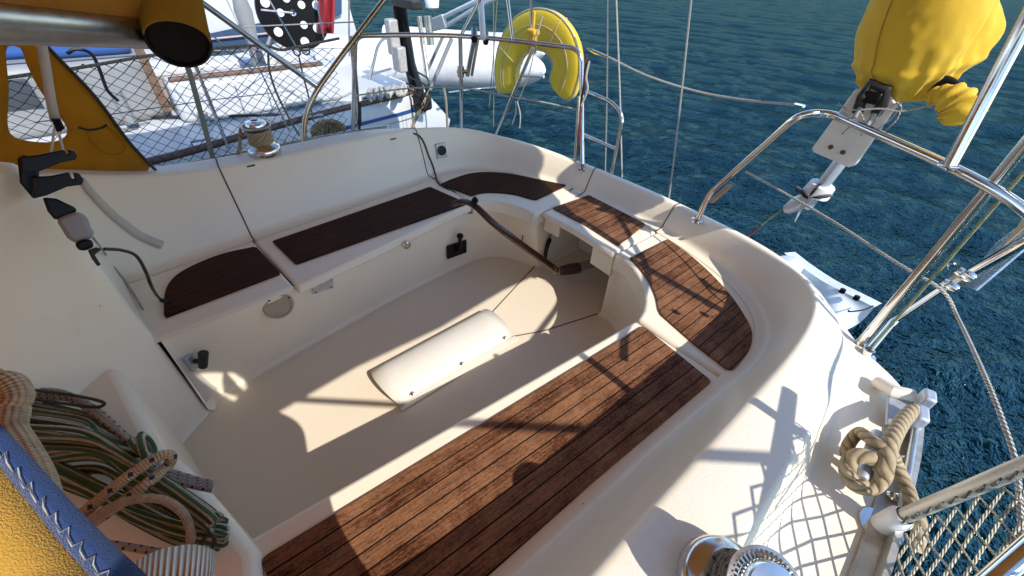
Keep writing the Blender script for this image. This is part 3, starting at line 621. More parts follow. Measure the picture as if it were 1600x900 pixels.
for s_ in (-1, 1): MB().cyl(cm+ax*.022*s_-V(0, 0, .062), cm+ax*.02*s_, .013, .011, 12).build('cleat_leg', GALV, cl)
MB().box(cm-V(0, 0, .062), (.035, .11, .010), Matrix.Rotation(math.atan2(ax.y, ax.x)-math.pi/2, 3, 'Z')).build('cleat_base', GALV, cl, bevel=.004)
# winches
def winch(c, s, axis=(0, 0, 1), label=None):
    w_ = part(MB().lathe(c, axis, [(.062*s, 0), (.064*s, .004*s), (.064*s, .024*s), (.060*s, .030*s), (.050*s, .036*s), (.042*s, .042*s), (.036*s, .055*s), (.033*s, .07*s), (.034*s, .09*s), (.040*s, .104*s), (.046*s, .108*s)], 48), 'winch', WINCH, label)
    c = Vector(c); ax = Vector(axis).normalized()
    MB().lathe(c+ax*.108*s, axis, [(.046*s, 0), (.054*s, .002*s), (.055*s, .006*s), (.048*s, .008*s), (.044*s, .004*s), (.040*s, .003*s)], 48).build('self_tailing_ring', ALU, w_)
    t = MB()
    for k in range(44):
        a = 2*math.pi*k/44; u = ax.orthogonal().normalized(); v = ax.cross(u); d = u*math.cos(a)+v*math.sin(a); t.tube([c+ax*.117*s+d*.040*s, c+ax*.1165*s+d*.050*s], .0016*s, 4)
    t.build('tailing_teeth', ALU, w_)
    MB().lathe(c+ax*.112*s, axis, [(.040*s, 0), (.040*s, .012*s), (.036*s, .018*s), (.020*s, .021*s), (.019*s, .024*s), (.014*s, .024*s), (.013*s, .004*s), (.0, .004*s)], 40).build('winch_cap', WINCH, w_)
    return w_
pw = Vector(Z(1118, 912, .705)); PAX = Vector((.38, -.16, 1)).normalized(); winch(pw, 1.12, PAX, 'port sheet winch in sunlight at the lower edge')
sw = X(416, 243, -1.13); sw.z = .702; winch(sw, 1.15, (0, 0, 1), 'starboard sheet winch with rope wraps')
def wraps(c, s, n, mat, label, tail=None, r=.0055, axis=(0, 0, 1)):
    pts = []; c = Vector(c); Q = Vector(axis).normalized().to_track_quat('Z', 'Y')
    for k in range(n*18+1): a = 2*math.pi*k/18; h = .046*s+.052*s*k/(n*18); rr = (.036+.006*((h/s-.07)/.03)**2)*s+r*.6; pts.append(c+Q @ V(rr*math.cos(a), rr*math.sin(a), h))
    if tail: pts = pts+smooth_path([pts[-1]]+tail, 6)[1:]
    o = MB().tube(pts, r, 8).build('winch_rope', mat); return tag(o, label, 'rope')
wraps(pw, 1.12, 4, R_WINCH, 'flecked rope wound round the sunlit port winch', axis=PAX, r=.0068)
wraps(sw, 1.15, 5, R_MOOR, 'old tan rope wound round the starboard winch', [sw+V(-.05, -.05, .12), sw+V(-.075, -.07, .07), sw+V(-.06, -.10, .01), sw+V(-.10, -.16, -.03)], .0075)
MB_ = MB()
# two prong bracket on the bulkhead top
bx = [D(42, 262, 1.62), D(70, 300, 1.60)]
def px_slab(pxs, dist, th, name, mat, parent=None, label=None, bevel=.004, depth=None):
    pts = [D(u, v, depth[i] if depth else dist) for i, (u, v) in enumerate(pxs)]; n = (pts[1]-pts[0]).cross(pts[2]-pts[0]).normalized()
    if n.dot(Vector(CAM)-pts[0]) > 0: n = -n
    mb = MB().slab(pts, n, th)
    if parent: return mb.build(name, mat, parent, bevel=bevel)
    return part(mb, name, mat, label, bevel=bevel)
br = px_slab([(27, 247), (38, 241), (60, 252), (62, 290), (70, 306), (52, 311), (31, 286)], 1.585, .02, 'rod_bracket', BLACK, label='black two pronged bracket on the bulkhead corner')
px_slab([(32, 246), (60, 243), (100, 234), (104, 241), (108, 242), (106, 233), (116, 236), (121, 243), (118, 250), (96, 254), (62, 268), (34, 272)], 1.56, .012, 'prong', BLACK, br)
px_slab([(48, 277), (80, 275), (108, 269), (112, 279), (117, 281), (114, 270), (124, 271), (131, 281), (128, 289), (105, 292), (72, 306), (52, 310)], 1.54, .012, 'prong', BLACK, br)
lm_ = px_slab([(66, 308), (88, 310), (118, 324), (121, 330), (104, 338), (86, 344), (74, 330)], 1.50, .03, 'wall_lamp', BLACK, label='black and grey lamp fixed under the bracket', bevel=.010)
px_slab([(86, 342), (105, 334), (122, 329), (136, 338), (142, 356), (148, 362), (143, 372), (130, 375), (118, 381), (104, 371)], 1.49, .035, 'lens', GREYP, lm_, bevel=.010)
px_slab([(116, 380), (130, 374), (144, 374), (147, 386), (134, 392), (122, 391)], 1.48, .03, 'cap', BLACK, lm_, bevel=.006)
px_slab([(137, 391), (150, 386), (160, 389), (148, 398), (158, 414), (152, 416), (143, 404)], 1.47, .008, 'hook', BLACKR, lm_, bevel=.002)
part(MB().tube(smooth_path([D(163, 389, 1.47), D(190, 391, 1.50), D(213, 400, 1.53), D(228, 425, 1.53), D(238, 450, 1.53), Z(250, 467, .45), Z(260, 470, .432)], 6), .0042, 8), 'power_lead', BLACKR, 'black lead curling down to the forward teak seat')
part(MB().tube([Z(252, 469, .43), Z(262, 471, .43)], .008, 10), 'lead_plug', BLACKR)
part(MB().tube(smooth_path([X(585, 212, -1.13), X(625, 207, -1.12), hit(648, 209, .005), hit(658, 216, .005), hit(664, 228, .005), hit(669, 242, .005), hit(675, 257, .005), hit(680, 272, .005), hit(685, 287, .005), hit(697, 295, .005), hit(712, 301, .005)], 8), .0045, 8), 'power_lead', BLACKR, 'black lead hanging over the starboard coaming')
# straps and cord down the bulkhead
sc_ = [(128, 283), (146, 305), (165, 325), (182, 341), (200, 355), (215, 366), (235, 376), (254, 383)]
rows = [[hit(u+3, v-6, .004), hit(u-3, v+6, .004)] for u, v in sc_]; print('strap', [tuple(r[0]) for r in rows])
A_ = smooth_path([r[0] for r in rows], 4); B_ = smooth_path([r[1] for r in rows], 4); rows = [[a, b] for a, b in zip(A_, B_)]
tag(MB().grid(rows).build('webbing_strap', WEB, solid=.002), 'loose beige webbing strap hanging down the bulkhead beside the seat', 'strap')
tag(MB().tube(smooth_path([Y(146, 372, -.19)]+[hit(u, v, .004) for u, v in ((163, 398), (180, 419), (198, 443), (212, 464), (224, 484))], 5), .003, 6).build('thin_cord', R_WHITE), 'thin beige cord trailing from the wall lamp to the seat', 'cord')
s0 = [X(63, 58, -1.05), X(72, 110, -1.05), X(80, 160, -1.05), X(87, 190, -1.05)]
rows = [[p+V(0, .014, 0), p+V(0, -.014, 0)] for p in s0]
tn = thing('tension_strap', 'white sprayhood tension strap with black buckle and split lower ends', 'strap', tuple(s0[-1]))
MB().grid(rows).build('webbing', WEB, tn, solid=.002)
MB().tube([X(87, 188, -1.04), X(80, 238, -1.04)], .004, 6).build('strap_tail', WEB, tn); MB().tube([X(90, 200, -1.04), X(100, 240, -1.04)], .004, 6).build('strap_tail', WEB, tn)
MB().tube([X(84, 186, -1.04), X(90, 186, -1.04), X(97, 200, -1.04), X(92, 205, -1.04)], .007, 8, closed=True).build('buckle', BLACK, tn)
# ================================================================== sprayhood
arch = [V(1.145, .02, .735), V(1.12, .0, .95), V(1.08, .03, 1.08), V(1.0, -.02, 1.135), V(.92, -.12, 1.17), V(.80, -.19, 1.25), V(.62, -.22, 1.38), V(.30, -.24, 1.47), V(0, -.27, 1.49), V(-.4, -.25, 1.47), V(-.8, -.20, 1.41), V(-1.02, -.15, 1.32)]
sh = thing('sprayhood', 'ochre canvas sprayhood with clear side window and dark piping at the cabin end', 'sprayhood', (0, -.5, .74))
A = smooth_path(arch, 6); rows = []
for p in A:
    k = (1-abs(p.x)/1.15); rows.append([p, p+V(0, -.25, .01-.0*k), p+V(0, -.6, -.04), p+V(0, -.95, -.20-.1*k), V(p.x*.9, -1.5, min(p.z, .93))])
MB().grid(rows).build('canopy', YELS, sh, solid=.003, sub=1)
# port edge trim: blue webbing with zigzag stitching
e = [D(-40, 623, .405), D(0, 663, .40), D(60, 728, .395), D(120, 795, .39), D(180, 855, .385), D(232, 905, .38), D(300, 980, .375)]
e = smooth_path(e, 6); inn = [D(-40, 676, .404), D(0, 722, .40), D(50, 785, .395), D(100, 848, .39), D(150, 905, .385), D(180, 940, .38), D(240, 1000, .375)]; inn = smooth_path(inn, 6)
mb = MB().grid([[a, (a+b)/2+V(0, 0, .003), b] for a, b in zip(e, inn)]); mb.build('blue_edging', BLUEW, sh, solid=.004)
far = [D(-330, 800, .42)]*0
rows = [[b, b+V(-.02, -.05, -.01), b+V(-.06, -.18, -.05)] for b in inn]
rows = [[b+V(0, 0, -.001), b.lerp(D(-120, 960, .40), .5)+V(0, 0, .01), D(-120, 960, .40)] for b in inn]
MB().grid(rows).build('side_flap', OCHRE, sh, solid=.002)
zz = []; Li = [0.0]
for i in range(1, len(inn)): Li.append(Li[-1]+(inn[i]-inn[i-1]).length)
def along(P, t):
    i = max(k for k in range(len(Li)-1) if Li[k] <= t+1e-9); return P[i].lerp(P[i+1], min(1, (t-Li[i])/(Li[i+1]-Li[i])))
k = 0; t = 0
while t < Li[-1]:
    a, b = along(inn, t), along(e, t); f = (.10, .42, .20)[k % 3]; p = a.lerp(b, f); zz.append(p+(V(*CAM)-p).normalized()*.0075); t += (.0045, .0015, .0050)[k % 3]; k += 1
MB().tube(zz, .0005, 5).build('zigzag_stitching', R_WHITE, sh)
# starboard side panel with window
def ringpanel(outer, inner, name, mat, parent, th=.003):
    n = 48
    def res(P):
        P = P+[P[0]]; L = [0]
        for a, b in zip(P, P[1:]): L.append(L[-1]+(b-a).length)
        out = []
        for k in range(n):
            t = L[-1]*k/n; i = max(j for j in range(len(L)-1) if L[j] <= t+1e-9); out.append(P[i].lerp(P[i+1], (t-L[i])/max(1e-9, L[i+1]-L[i])))
        return out
    c = sum(inner, V(0, 0, 0))/len(inner); I = res(inner); ang = lambda p: math.atan2(p.z-c.z, p.y-c.y)
    O = []
    for p in I:      # cast from the window centre through p to the outline
        d = (p-c); best = None
        for a, b in zip(outer, outer[1:]+outer[:1]):
            ax_, az = a.y-c.y, a.z-c.z; ex, ez = b.y-a.y, b.z-a.z; den = d.y*ez-d.z*ex
            if abs(den) < 1e-9: continue
            t = (ax_*ez-az*ex)/den; s_ = (ax_*d.z-az*d.y)/den
            if t > 0 and 0 <= s_ <= 1 and (best is None or t < best): best = t
        O.append(c+d*(best or 1.3))
    rows = [[I[k], I[k].lerp(O[k], .12)+V(.004, 0, 0), I[k].lerp(O[k], .5)+V(.006, 0, 0), O[k]] for k in range(n)]; rows.append(rows[0])
    return MB().grid(rows).build(name, mat, parent, solid=th)
xs = -1.12
outer = [V(xs, *p) for p in ((.012, .725), (-.025, .86), (-.05, 1.03), (-.085, 1.15), (-.11, 1.23), (-.15, 1.36), (-.6, 1.37), (-1.2, 1.2), (-1.4, .80), (-.8, .79), (-.39, .80), (-.15, .745))]
win = [X(u, v, xs) for u, v in ((9, 80), (22, 71), (35, 78), (42, 100), (62, 140), (88, 175), (105, 200), (100, 215), (80, 222), (50, 221), (22, 214), (12, 195), (14, 140))]
ringpanel(outer, smooth_path(win, 3, True), 'side_panel', YELS, sh)
mb = MB().tube([p+V(.004, 0, 0) for p in smooth_path(outer[:6], 5)], .006, 8); mb.build('dark_piping', BLACKR, sh)
gm, gt, gb = newmat('clear_vinyl'); gb.inputs['Transmission Weight'].default_value = 1; gb.inputs['Roughness'].default_value = .03; gb.inputs['IOR'].default_value = 1.05; gb.inputs['Base Color'].default_value = (.97, .97, .95, 1)
wp = smooth_path(win, 3, True); MB().add(wp, [list(range(len(wp)))]).build('window', gm, sh)
mb = MB().tube(smooth_path([X(122, 199, xs+.01), X(140, 203, xs+.012), X(158, 200, xs+.01), X(167, 195, xs+.01)], 4), .004, 6); mb.build('pocket_elastic', BLACKR, sh)
mb = MB().tube(smooth_path([X(135, 205, xs+.008), X(145, 225, xs+.008), X(162, 238, xs+.008), X(182, 241, xs+.008), X(196, 232, xs+.008), X(185, 212, xs+.008), X(168, 198, xs+.008)], 4), .0022, 6); mb.build('pocket_seam', YELS, sh)
# ================================================================== boom with sail cover
vd = Vector(ray(731, 92)).normalized(); E0 = D(231, 51, 1.36); r0 = .0325
bm_ = thing('boom', 'silver boom end under an ochre sail cover hanging at top left', 'boom', tuple(E0))
B0 = E0-vd*1.25
MB().tube([B0, E0], r0, 28).build('spar', ALU, bm_)
g_ = MB()
sid = vd.cross(V(0, 0, 1)).normalized(); upb = sid.cross(vd)
g_.tube([B0+upb*.085-sid*.0, E0+upb*.080], [.075, .060], 24).build('sail_cover', YELS, bm_)
Ez = D(279, 62, 1.27); bk = D(256, -40, 1.36); ax_ = (Ez-bk).normalized()
MB().tube([bk-ax_*.12, bk, Ez], [.062, .060, .0575], 32, caps=False).build('cover_sleeve', YELS, bm_, solid=.003)
fc = (V(*CAM)-Ez).normalized()*.55+ax_*.45; MB().lathe(Ez, fc, [(.0585, -.03), (.0605, 0), (.055, .004), (.050, -.004), (0, -.008)], 36).build('end_cap', BLACK, bm_)
# ================================================================== bimini above the camera
bi = thing('bimini', 'tan canvas bimini stretched on bows above the cockpit', 'bimini', (0, .4, 1.6)); rows = []
for k in range(61):
    x = -1.40+2.91*k/60; c_ = 1-abs(x-.055)/1.46; z = 1.6+.36*math.sin(min(1, c_*1.1)*math.pi/2); ya = 1.42+.38*min(1, c_*2.2); yf = -.36+(.25+.25*(x-1.23))*math.exp(-((x-1.31)/.12)**4)  # forward edge notched so a sliver of sun reaches the sole
    rows.append([V(x, ya*(1-j/8)+yf*(j/8), z+(.012*math.sin(j*math.pi/2.0))) for j in range(9)])
MB().grid(rows).build('canopy', BIMC, bi, solid=.003)
MB().tube([r[0]-V(0, 0, .015) for r in rows], .0125, 10).build('bow', CHROME, bi); MB().tube([r[8]-V(0, 0, .015) for r in rows], .0125, 10).build('bow', CHROME, bi)
MB().tube([V(1.50, .02, 1.62), V(2.22, .78, 1.62)], .0125, 12).build('shadow_pole', CHROME, bi)  # unseen pole, added for the bar shadow it throws across the cockpit
# ================================================================== horseshoe buoy
def hp(u, v, y=2.03): return Y(u, v, y)
pathh = smooth_path([hp(797, 146), hp(793, 125), hp(794, 100), hp(803, 73), hp(820, 53), hp(843, 46), hp(865, 53), hp(882, 74), hp(888, 100), hp(884, 124), hp(874, 150)], 7)
def flat_tube(pts, rw, rd, nrm, n=20):
    mb = MB(); P = pts; rows = []; m = len(P); nr_ = Vector(nrm).normalized()
    for i in range(m):
        t = (P[min(i+1, m-1)]-P[max(i-1, 0)]).normalized(); w_ = t.cross(nr_).normalized(); s_ = 1
        e_ = min(i, m-1-i)/5; s_ = math.sqrt(max(0.0, 1-(1-min(1, e_))**2)) if e_ < 1 else 1; s_ = max(s_, .05)
        rows.append([P[i]+w_*(rw*s_*math.copysign(abs(math.cos(a))**.6, math.cos(a)))+nr_*(rd*s_*math.copysign(abs(math.sin(a))**.6, math.sin(a))) for a in [2*math.pi*k/n for k in range(n)]])
    mb.grid(rows, True); return mb, rows
hb = thing('horseshoe_buoy', 'yellow horseshoe lifebuoy hanging on the stern rail', 'lifebuoy', tuple(hp(843, 46)))
mb, rows = flat_tube([p for p in pathh], .104, .038, (0, 1, .0)); mb.build('cushion', YELB, hb)
m_ = len(pathh)
for kk in (0, 10): MB().tube([rows[i][kk]+V(0, -.02, 0) for i in range(2, m_-2)], .0045, 6).build('piping', WEB, hb)
for kk in (3, 17): MB().tube([rows[i][15 if kk == 17 else 14]*.5+rows[i][16]*.5+V(0, -.001, 0) for i in range(3, m_-3)], .0016, 5).build('cover_seam', WEB, hb)
for i in (18, 44): MB().tube([q*1.0+(q-pathh[i])*.03 for q in rows[i]], .0022, 5, closed=True).build('cover_seam', WEB, hb)
hx = hp(833, 50, 1.87)
ho = MB().box(hx, (.065, .05, .03)).build('holder_clip', canvas('amber_plastic', (.70, .42, .03), .1), hb, bevel=.010, bseg=3); MB().box(hp(832, 68, 1.87), (.05, .03, .10)).build('holder', MATS['amber_plastic'], hb, bevel=.008)
MB().box(hp(833, 34, 1.90), (.025, .012, .10)).build('holder_tongue', MATS['amber_plastic'], hb, bevel=.004)
tag(MB().tube(smooth_path([hp(848, 25, 1.88), hp(838, 62, 1.86), hp(828, 110, 1.88), hp(812, 152, 1.9), hp(806, 160, 1.9)], 5), .0032, 6).build('buoy_lashing', R_WHITE), 'thin white cord tying the yellow horseshoe buoy to the rail', 'cord')
# ================================================================== outboard motor on its bracket
yb = 1.80
ob = thing('outboard_motor', 'small grey outboard motor clamped on the stern rail under a cover', 'outboard motor', tuple(Y(1300, 250, yb+.12)))
wb = [Y(u, v, yb) for u, v in ((1336, 140), (1268, 232), (1270, 238), (1325, 262), (1337, 258), (1402, 165), (1385, 140))]
o = MB().slab(wb, (0, 1, .05), .022).build('mounting_board', plain('aged_white_board', (.70, .66, .60), .4, dirt=(.4, .33, .25), dirt_amt=.4), yacht, bevel=.004); o['label'] = 'off white outboard mounting board with two bolts'
for u, v in ((1298, 230), (1317, 238)): MB().lathe(Y(u, v, yb-.002), (0, -1, 0), [(0, .006), (.005, .006), (.008, 0)], 12).build('bolt', plain('rusty_bolt', (.12, .08, .05), .6, .6), o)
L0, L1 = Y(1335, 225, yb+.10), Y(1260, 322, yb+.10)
MB().tube([L0, L1], .032, 14, flat=.7).build('leg', GALV, ob); MB().tube([L0.lerp(L1, .62), L0.lerp(L1, .80)], [.045, .05], 14).build('cavitation_plate', WHITE, ob, bevel=.004)
MB().lathe(Y(1246, 318, yb+.10), Y(1281, 297, yb+.1)-Y(1240, 322, yb+.1), [(.004, -.06), (.022, -.045), (.030, 0), (.026, .05), (.012, .08)], 20).build('gearcase', GALV, ob)
MB().tube([Y(1252, 325, yb+.1), Y(1242, 346, yb+.1)], [.018, .006], 8, flat=.35).build('skeg', GALV, ob)
for a, b, w2 in (((1262, 310), (1243, 292), .028), ((1268, 308), (1300, 306), .028), ((1266, 306), (1280, 288), .024)):
    p, q = Y(*a, yb+.06), Y(*b, yb+.05); MB().tube([p, p.lerp(q, .4), p.lerp(q, .8), q], [.010, w2, w2*.95, .010], 12, flat=.22).build('propeller_blade', BLACK if a != (1268, 308) else plain('dark_grey_blade', (.08, .08, .085), .4), ob)
b0 = Y(1352, 160, yb-.03); MB().tube([Y(1340, 175, yb-.01), Y(1348, 150, yb-.03), Y(1360, 130, yb-.02), Y(1385, 140, yb-.02), Y(1378, 165, yb-.01), Y(1368, 178, yb-.0)], .016, 8).build('clamp_bracket', BLACKR, ob, bevel=.003)
for u, v in ((1345, 168), (1366, 178)): MB().tube([Y(u, v, yb-.03), Y(u-14, v+22, yb-.05)], .007, 8).tube([Y(u-20, v+16, yb-.05), Y(u-8, v+26, yb-.05)], .006, 6).build('clamp_screw', GREYP, ob)
MB().box(Y(1358, 152, yb-.035), (.06, .012, .035)).build('carry_handle', BLACK, ob, bevel=.006)
MB().tube([Y(1440, 110, yb+.05), Y(1504, 148, yb+.02)], .022, 12).build('tiller_arm', BLACK, ob)
from mathutils import noise as _mn
noi = lambda v: _mn.noise(v)
# ruffled cover
ax0, ax1 = Y(1402, 158, 1.87), Y(1484, -90, 1.90); axd = (ax1-ax0).normalized(); LEN = (ax1-ax0).length; cx = axd.cross(V(0, 1, 0)).normalized(); cy_ = axd.cross(cx)
rows = []; n_ = 180; K = 100
for j in range(K+1):
    t = j/K; rr = .045+.105*math.sin(min(1, (t/.50)**.75)*math.pi*.5) if t < .5 else .150-.045*((t-.5)/.5)**2
    off_ = .0
    ring = []
    for k in range(n_):
        a = 2*math.pi*k/n_; f = 1+.05*math.sin(3*a+1+t*2)*t
        pl_ = (math.sin(9*a+1.6*math.sin(2.2*a))**2)*math.exp(-t*9)*.35
        fold = lambda ph, kk, sl, w: math.exp(-(((((a-ph-sl*(t-.4))+math.pi) % (2*math.pi))-math.pi)/w)**2)*kk
        cr = (fold(4.0, .20, 1.1, .13)+fold(4.45, -.16, .9, .12)+fold(4.85, .18, .5, .10)+fold(5.25, -.14, .2, .11)+fold(5.6, .16, -.3, .12)+fold(3.4, .16, 1.6, .16)+fold(2.9, -.12, 1.2, .15))*math.exp(-((t-.42)/.22)**2)
        cr += .05*math.exp(-((t-.22-.05*math.sin(2*a+1))/.035)**2)+.035*math.exp(-((t-.13-.03*math.sin(3*a))/.02)**2)+.02*noi(V(math.cos(a)*2.2, math.sin(a)*2.2, t*5))+.008*noi(V(math.cos(a)*6, math.sin(a)*6, t*14))
        r_ = rr*(f+pl_*.9+cr*1.5); ring.append(ax0+axd*(LEN*t)+cx*(r_*math.cos(a)+off_)+cy_*(r_*.82*math.sin(a)))
    rows.append(ring)
cv = MB().grid(rows, True).build('outboard_cover', YEL, angle=80, loc=ax0); RW = rows
for kq in (30, 150): MB().tube([RW[j][kq]*1.0+(RW[j][kq]-(ax0+axd*(LEN*j/K))).normalized()*.0008 for j in range(4, K)], .0022, 5).build('cover_seam', OCHRE, cv)
tag(cv, 'big baggy yellow canvas cover drawn tight over the outboard motor head', 'cover')
rows = []
rp = smooth_path([Y(1447, 158, 1.80), Y(1463, 152, 1.80), Y(1480, 153, 1.79), Y(1494, 160, 1.79), Y(1502, 175, 1.79), Y(1502, 192, 1.80)], 7); mR = len(rp)
for i, p in enumerate(rp):
    t = i/(mR-1); r_ = .014+.030*math.sin(math.pi*min(1, t*.62+.02)); r_ *= (1 if t < .93 else 1-((t-.93)/.07)**2*.8); dr = (rp[min(i+1, mR-1)]-rp[max(i-1, 0)]).normalized(); u = dr.cross(V(0, 1, 0)).normalized(); v_ = dr.cross(u)
    rows.append([p+(u*math.cos(a)+v_*math.sin(a)*.7)*r_*(1+.13*math.sin(i*1.3+2*a)+.08*math.sin(5*a+i*.5)) for a in [2*math.pi*k/28 for k in range(28)]])
tag(MB().grid(rows, True).build('handle_cover', YEL, angle=80), 'crumpled yellow cloth wrapped over the outboard steering handle', 'cover')
def line(name, pts, r, mat, label, cat='rope', sm=6, n=7, group=None): return tag(MB().tube(smooth_path(pts, sm), r, n).build(name, mat), label, cat, group)
line('tie_cord', [Y(1345, 172, 1.74), Y(1375, 170, 1.75), Y(1405, 174, 1.76), Y(1440, 168, 1.78), Y(1500, 150, 1.78)], .003, R_WHITE, 'white cord stretched across the outboard board to the small yellow cloth', 'cord')
mb = MB()
for a, b, c in (((1343, 172), (1335, 190), (1315, 210)), ((1343, 172), (1350, 190), (1346, 212)), ((1405, 158), (1398, 180), (1368, 205)), ((1408, 160), (1402, 186), (1372, 214)), ((1404, 160), (1380, 172), (1362, 196)), ((1345, 170), (1325, 172), (1310, 160)), ((1400, 158), (1409, 170), (1396, 178))):
    mb = MB().tube(smooth_path([Y(*a, 1.765), Y(*b, 1.76), Y(*c, 1.775)], 5), .0022, 5); tag(mb.build('cord_end', R_WHITE), 'frayed white cord end hanging over the outboard board', 'cord', 'frayed cord ends on the outboard board')
line('kill_cord', [Y(1294, 290, 1.9), Y(1262, 302, 1.9), Y(1225, 325, 1.92), Y(1195, 348, 1.95), Y(1190, 352, 1.95)], .0035, R_YG, 'pale green line running from the propeller down towards the stern', 'line')
line('red_line', [Y(1190, 352, 1.95), Y(1178, 362, 1.96), Y(1164, 374, 1.97)], .005, R_RED, 'short red line tied to the end of the pale green line', 'line')
# wooden block on gate post, clamp with ring and folded panel on gate tube
part(MB().tube([Y(1140, 290, 1.80), Y(1112, 315, 1.82)], .018, 8, flat=.5), 'wooden_block', plain('bare_wood', (.30, .19, .11), .7))
gc = part(MB().tube([X(1480, 449, 1.285), X(1506, 431, 1.295)], .021, 12), 'tube_clamp', ALU, bevel=.002)
for u, v in ((1483, 447), (1494, 452), (1507, 430), (1520, 435)): MB().lathe(X(u, v, 1.275), (-1, 0, .3), [(0, .022), (.010, .020), (.012, .010), (.010, 0)], 12).build('clamp_knob', CHROME, gc)
MB().tube(smooth_path([X(1498, 424, 1.29), X(1488, 428, 1.29), X(1480, 420, 1.29), X(1484, 411, 1.29), X(1492, 412, 1.29)], 4), .0045, 8).build('ring_pin', CHROME, gc)
pn = thing('side_panel', 'folded bright metal panel clamped outside the port gate tube', 'panel', tuple(X(1520, 450, 1.36)))
MB().slab([X(1504, 445, 1.36), X(1524, 453, 1.36), X(1640, 355, 1.48), X(1640, 300, 1.48), X(1592, 352, 1.44), X(1555, 380, 1.40)], (1, 0, 0), .006).build('sheet', plain('foil_sheet', (.60, .62, .66), .25, .8, var=.3, bst=.5, bsc=25, bd=.01), pn)
MB().slab([X(1570, 382, 1.395), X(1640, 322, 1.465), X(1640, 305, 1.465), X(1600, 338, 1.43)], (1, 0, 0), .003).build('amber_strip', plain('amber_strip', (.45, .22, .06), .4), pn)
# guard lines
hk = Z(925, 78, 1.10)
gl = line('lifeline', [hk, Z(952, 90, 1.09), Z(1010, 118, 1.05), Z(1085, 142, 1.03), Z(1160, 156, 1.05), Z(1245, 164, 1.10)], .0055, R_WHITE, 'white rope lifeline sagging across the stern gap', 'lifeline')
part(MB().tube([Z(918, 76, 1.11), Z(930, 82, 1.10), Z(950, 90, 1.09)], [.006, .009, .006], 8), 'lifeline_toggle', CHROME)
part(MB().tube([Z(1243, 163, 1.10), Z(1256, 166, 1.11)], .006, 8), 'lifeline_toggle', CHROME)
line('lower_lifeline', [Z(1165, 268, .86), Z(1205, 290, .845), Z(1300, 345, .84), Z(1400, 410, .84), Z(1470, 452, .83), X(1497, 497, 1.33), X(1540, 590, 1.38), X(1578, 690, 1.43), X(1590, 742, 1.45), X(1597, 840, 1.46), X(1600, 905, 1.46)], .0045, R_WHITE, 'lower white lifeline running from the port gate round the quarter', 'lifeline', 5)
line('rail_line', [Z(552, 150, .86), Z(640, 138, .86), Z(724, 138, .85), Z(790, 150, .85), Z(850, 160, .84), Z(900, 171, .83)], .0045, R_WHITE, 'white line along the starboard pushpit below the horseshoe buoy', 'lifeline', 5)
for a, b in (((806, 158), (800, 195)), ((808, 158), (812, 200))): line('knot_end', [Y(a[0], a[1], 1.9), Y((a[0]+b[0])/2+3, (a[1]+b[1])/2, 1.9), Y(b[0], b[1], 1.9)], .004, R_WHITE, 'loose white knot end hanging under the horseshoe buoy', 'cord', 4, 6, 'knot ends under the horseshoe buoy')
def drop(name, u0, u1, v1, r, mat, label, y=2.05, cat='line'):
    b = Y(u1, v1, y); a = Y(u0, 0, y); return line(name, [a+(a-b)*.35, a, (a+b)/2+V(.004, 0, 0), b], r, mat, label, cat, 4, 6)
drop('davit_line', 950, 946, 268, .0042, R_WHITE, 'left of the two pale lines hanging beside the boarding ladder')
drop('davit_line', 963, 972, 277, .0042, R_WHITE, 'right of the two pale lines hanging beside the boarding ladder, ending in a knot')
drop('backstay', 1080, 1045, 312, .0045, plain('grey_wire', (.30, .30, .29), .5, .3), 'lone thin grey wire stay standing free over open water', 2.0, 'stay')
drop('flag_halyard', 777, 764, 170, .0032, R_YG, 'thin pale green halyard left of the horseshoe buoy', 1.9)
drop('flag_halyard', 771, 771, 198, .003, R_YG, 'pale green line with a dangling knot reaching the coaming', 1.86)
line('post_rope', [V(1.225, 1.475, .58), V(1.228, 1.47, .8), V(1.228, 1.462, 1.2), V(1.225, 1.465, 1.6)], .0042, R_YG, 'yellow green rope running up the tall port quarter post', 'rope', 6)
line('red_lashing', [Y(917, 85, 1.9), Y(914, 110, 1.9), Y(912, 135, 1.9), Y(907, 172, 1.91), Y(905, 240, 1.92)], .006, R_RED, 'red and white lashing down the starboard gate post', 'cord', 6)
line('white_lashing', [Y(921, 95, 1.9), Y(916, 120, 1.89), Y(918, 140, 1.9), Y(908, 165, 1.9)], .006, R_WHITE, 'white cord twisted beside the red lashing on the gate post', 'cord', 6)
# black turnbuckle with rope by the starboard post
line('post_lashing', [X(553, 75, -1.36), X(556, 110, -1.38), X(560, 160, -1.40), X(561, 212, -1.41)], .006, R_GREY, 'grey rope running down behind the starboard pushpit post', 'rope')
part(MB().tube([X(561, 160, -1.39), X(562, 196, -1.40)], .012, 10).tube([X(562, 196, -1.40), X(562, 214, -1.41)], .006, 8), 'black_boot', BLACKR)
line('coaming_rope', [X(563, 214, -1.36), X(578, 212, -1.33), X(588, 207, -1.30), X(602, 206, -1.28), X(614, 211, -1.27)], .009, R_GREY, 'short brown rope lying along the starboard coaming by the black boot', 'rope')
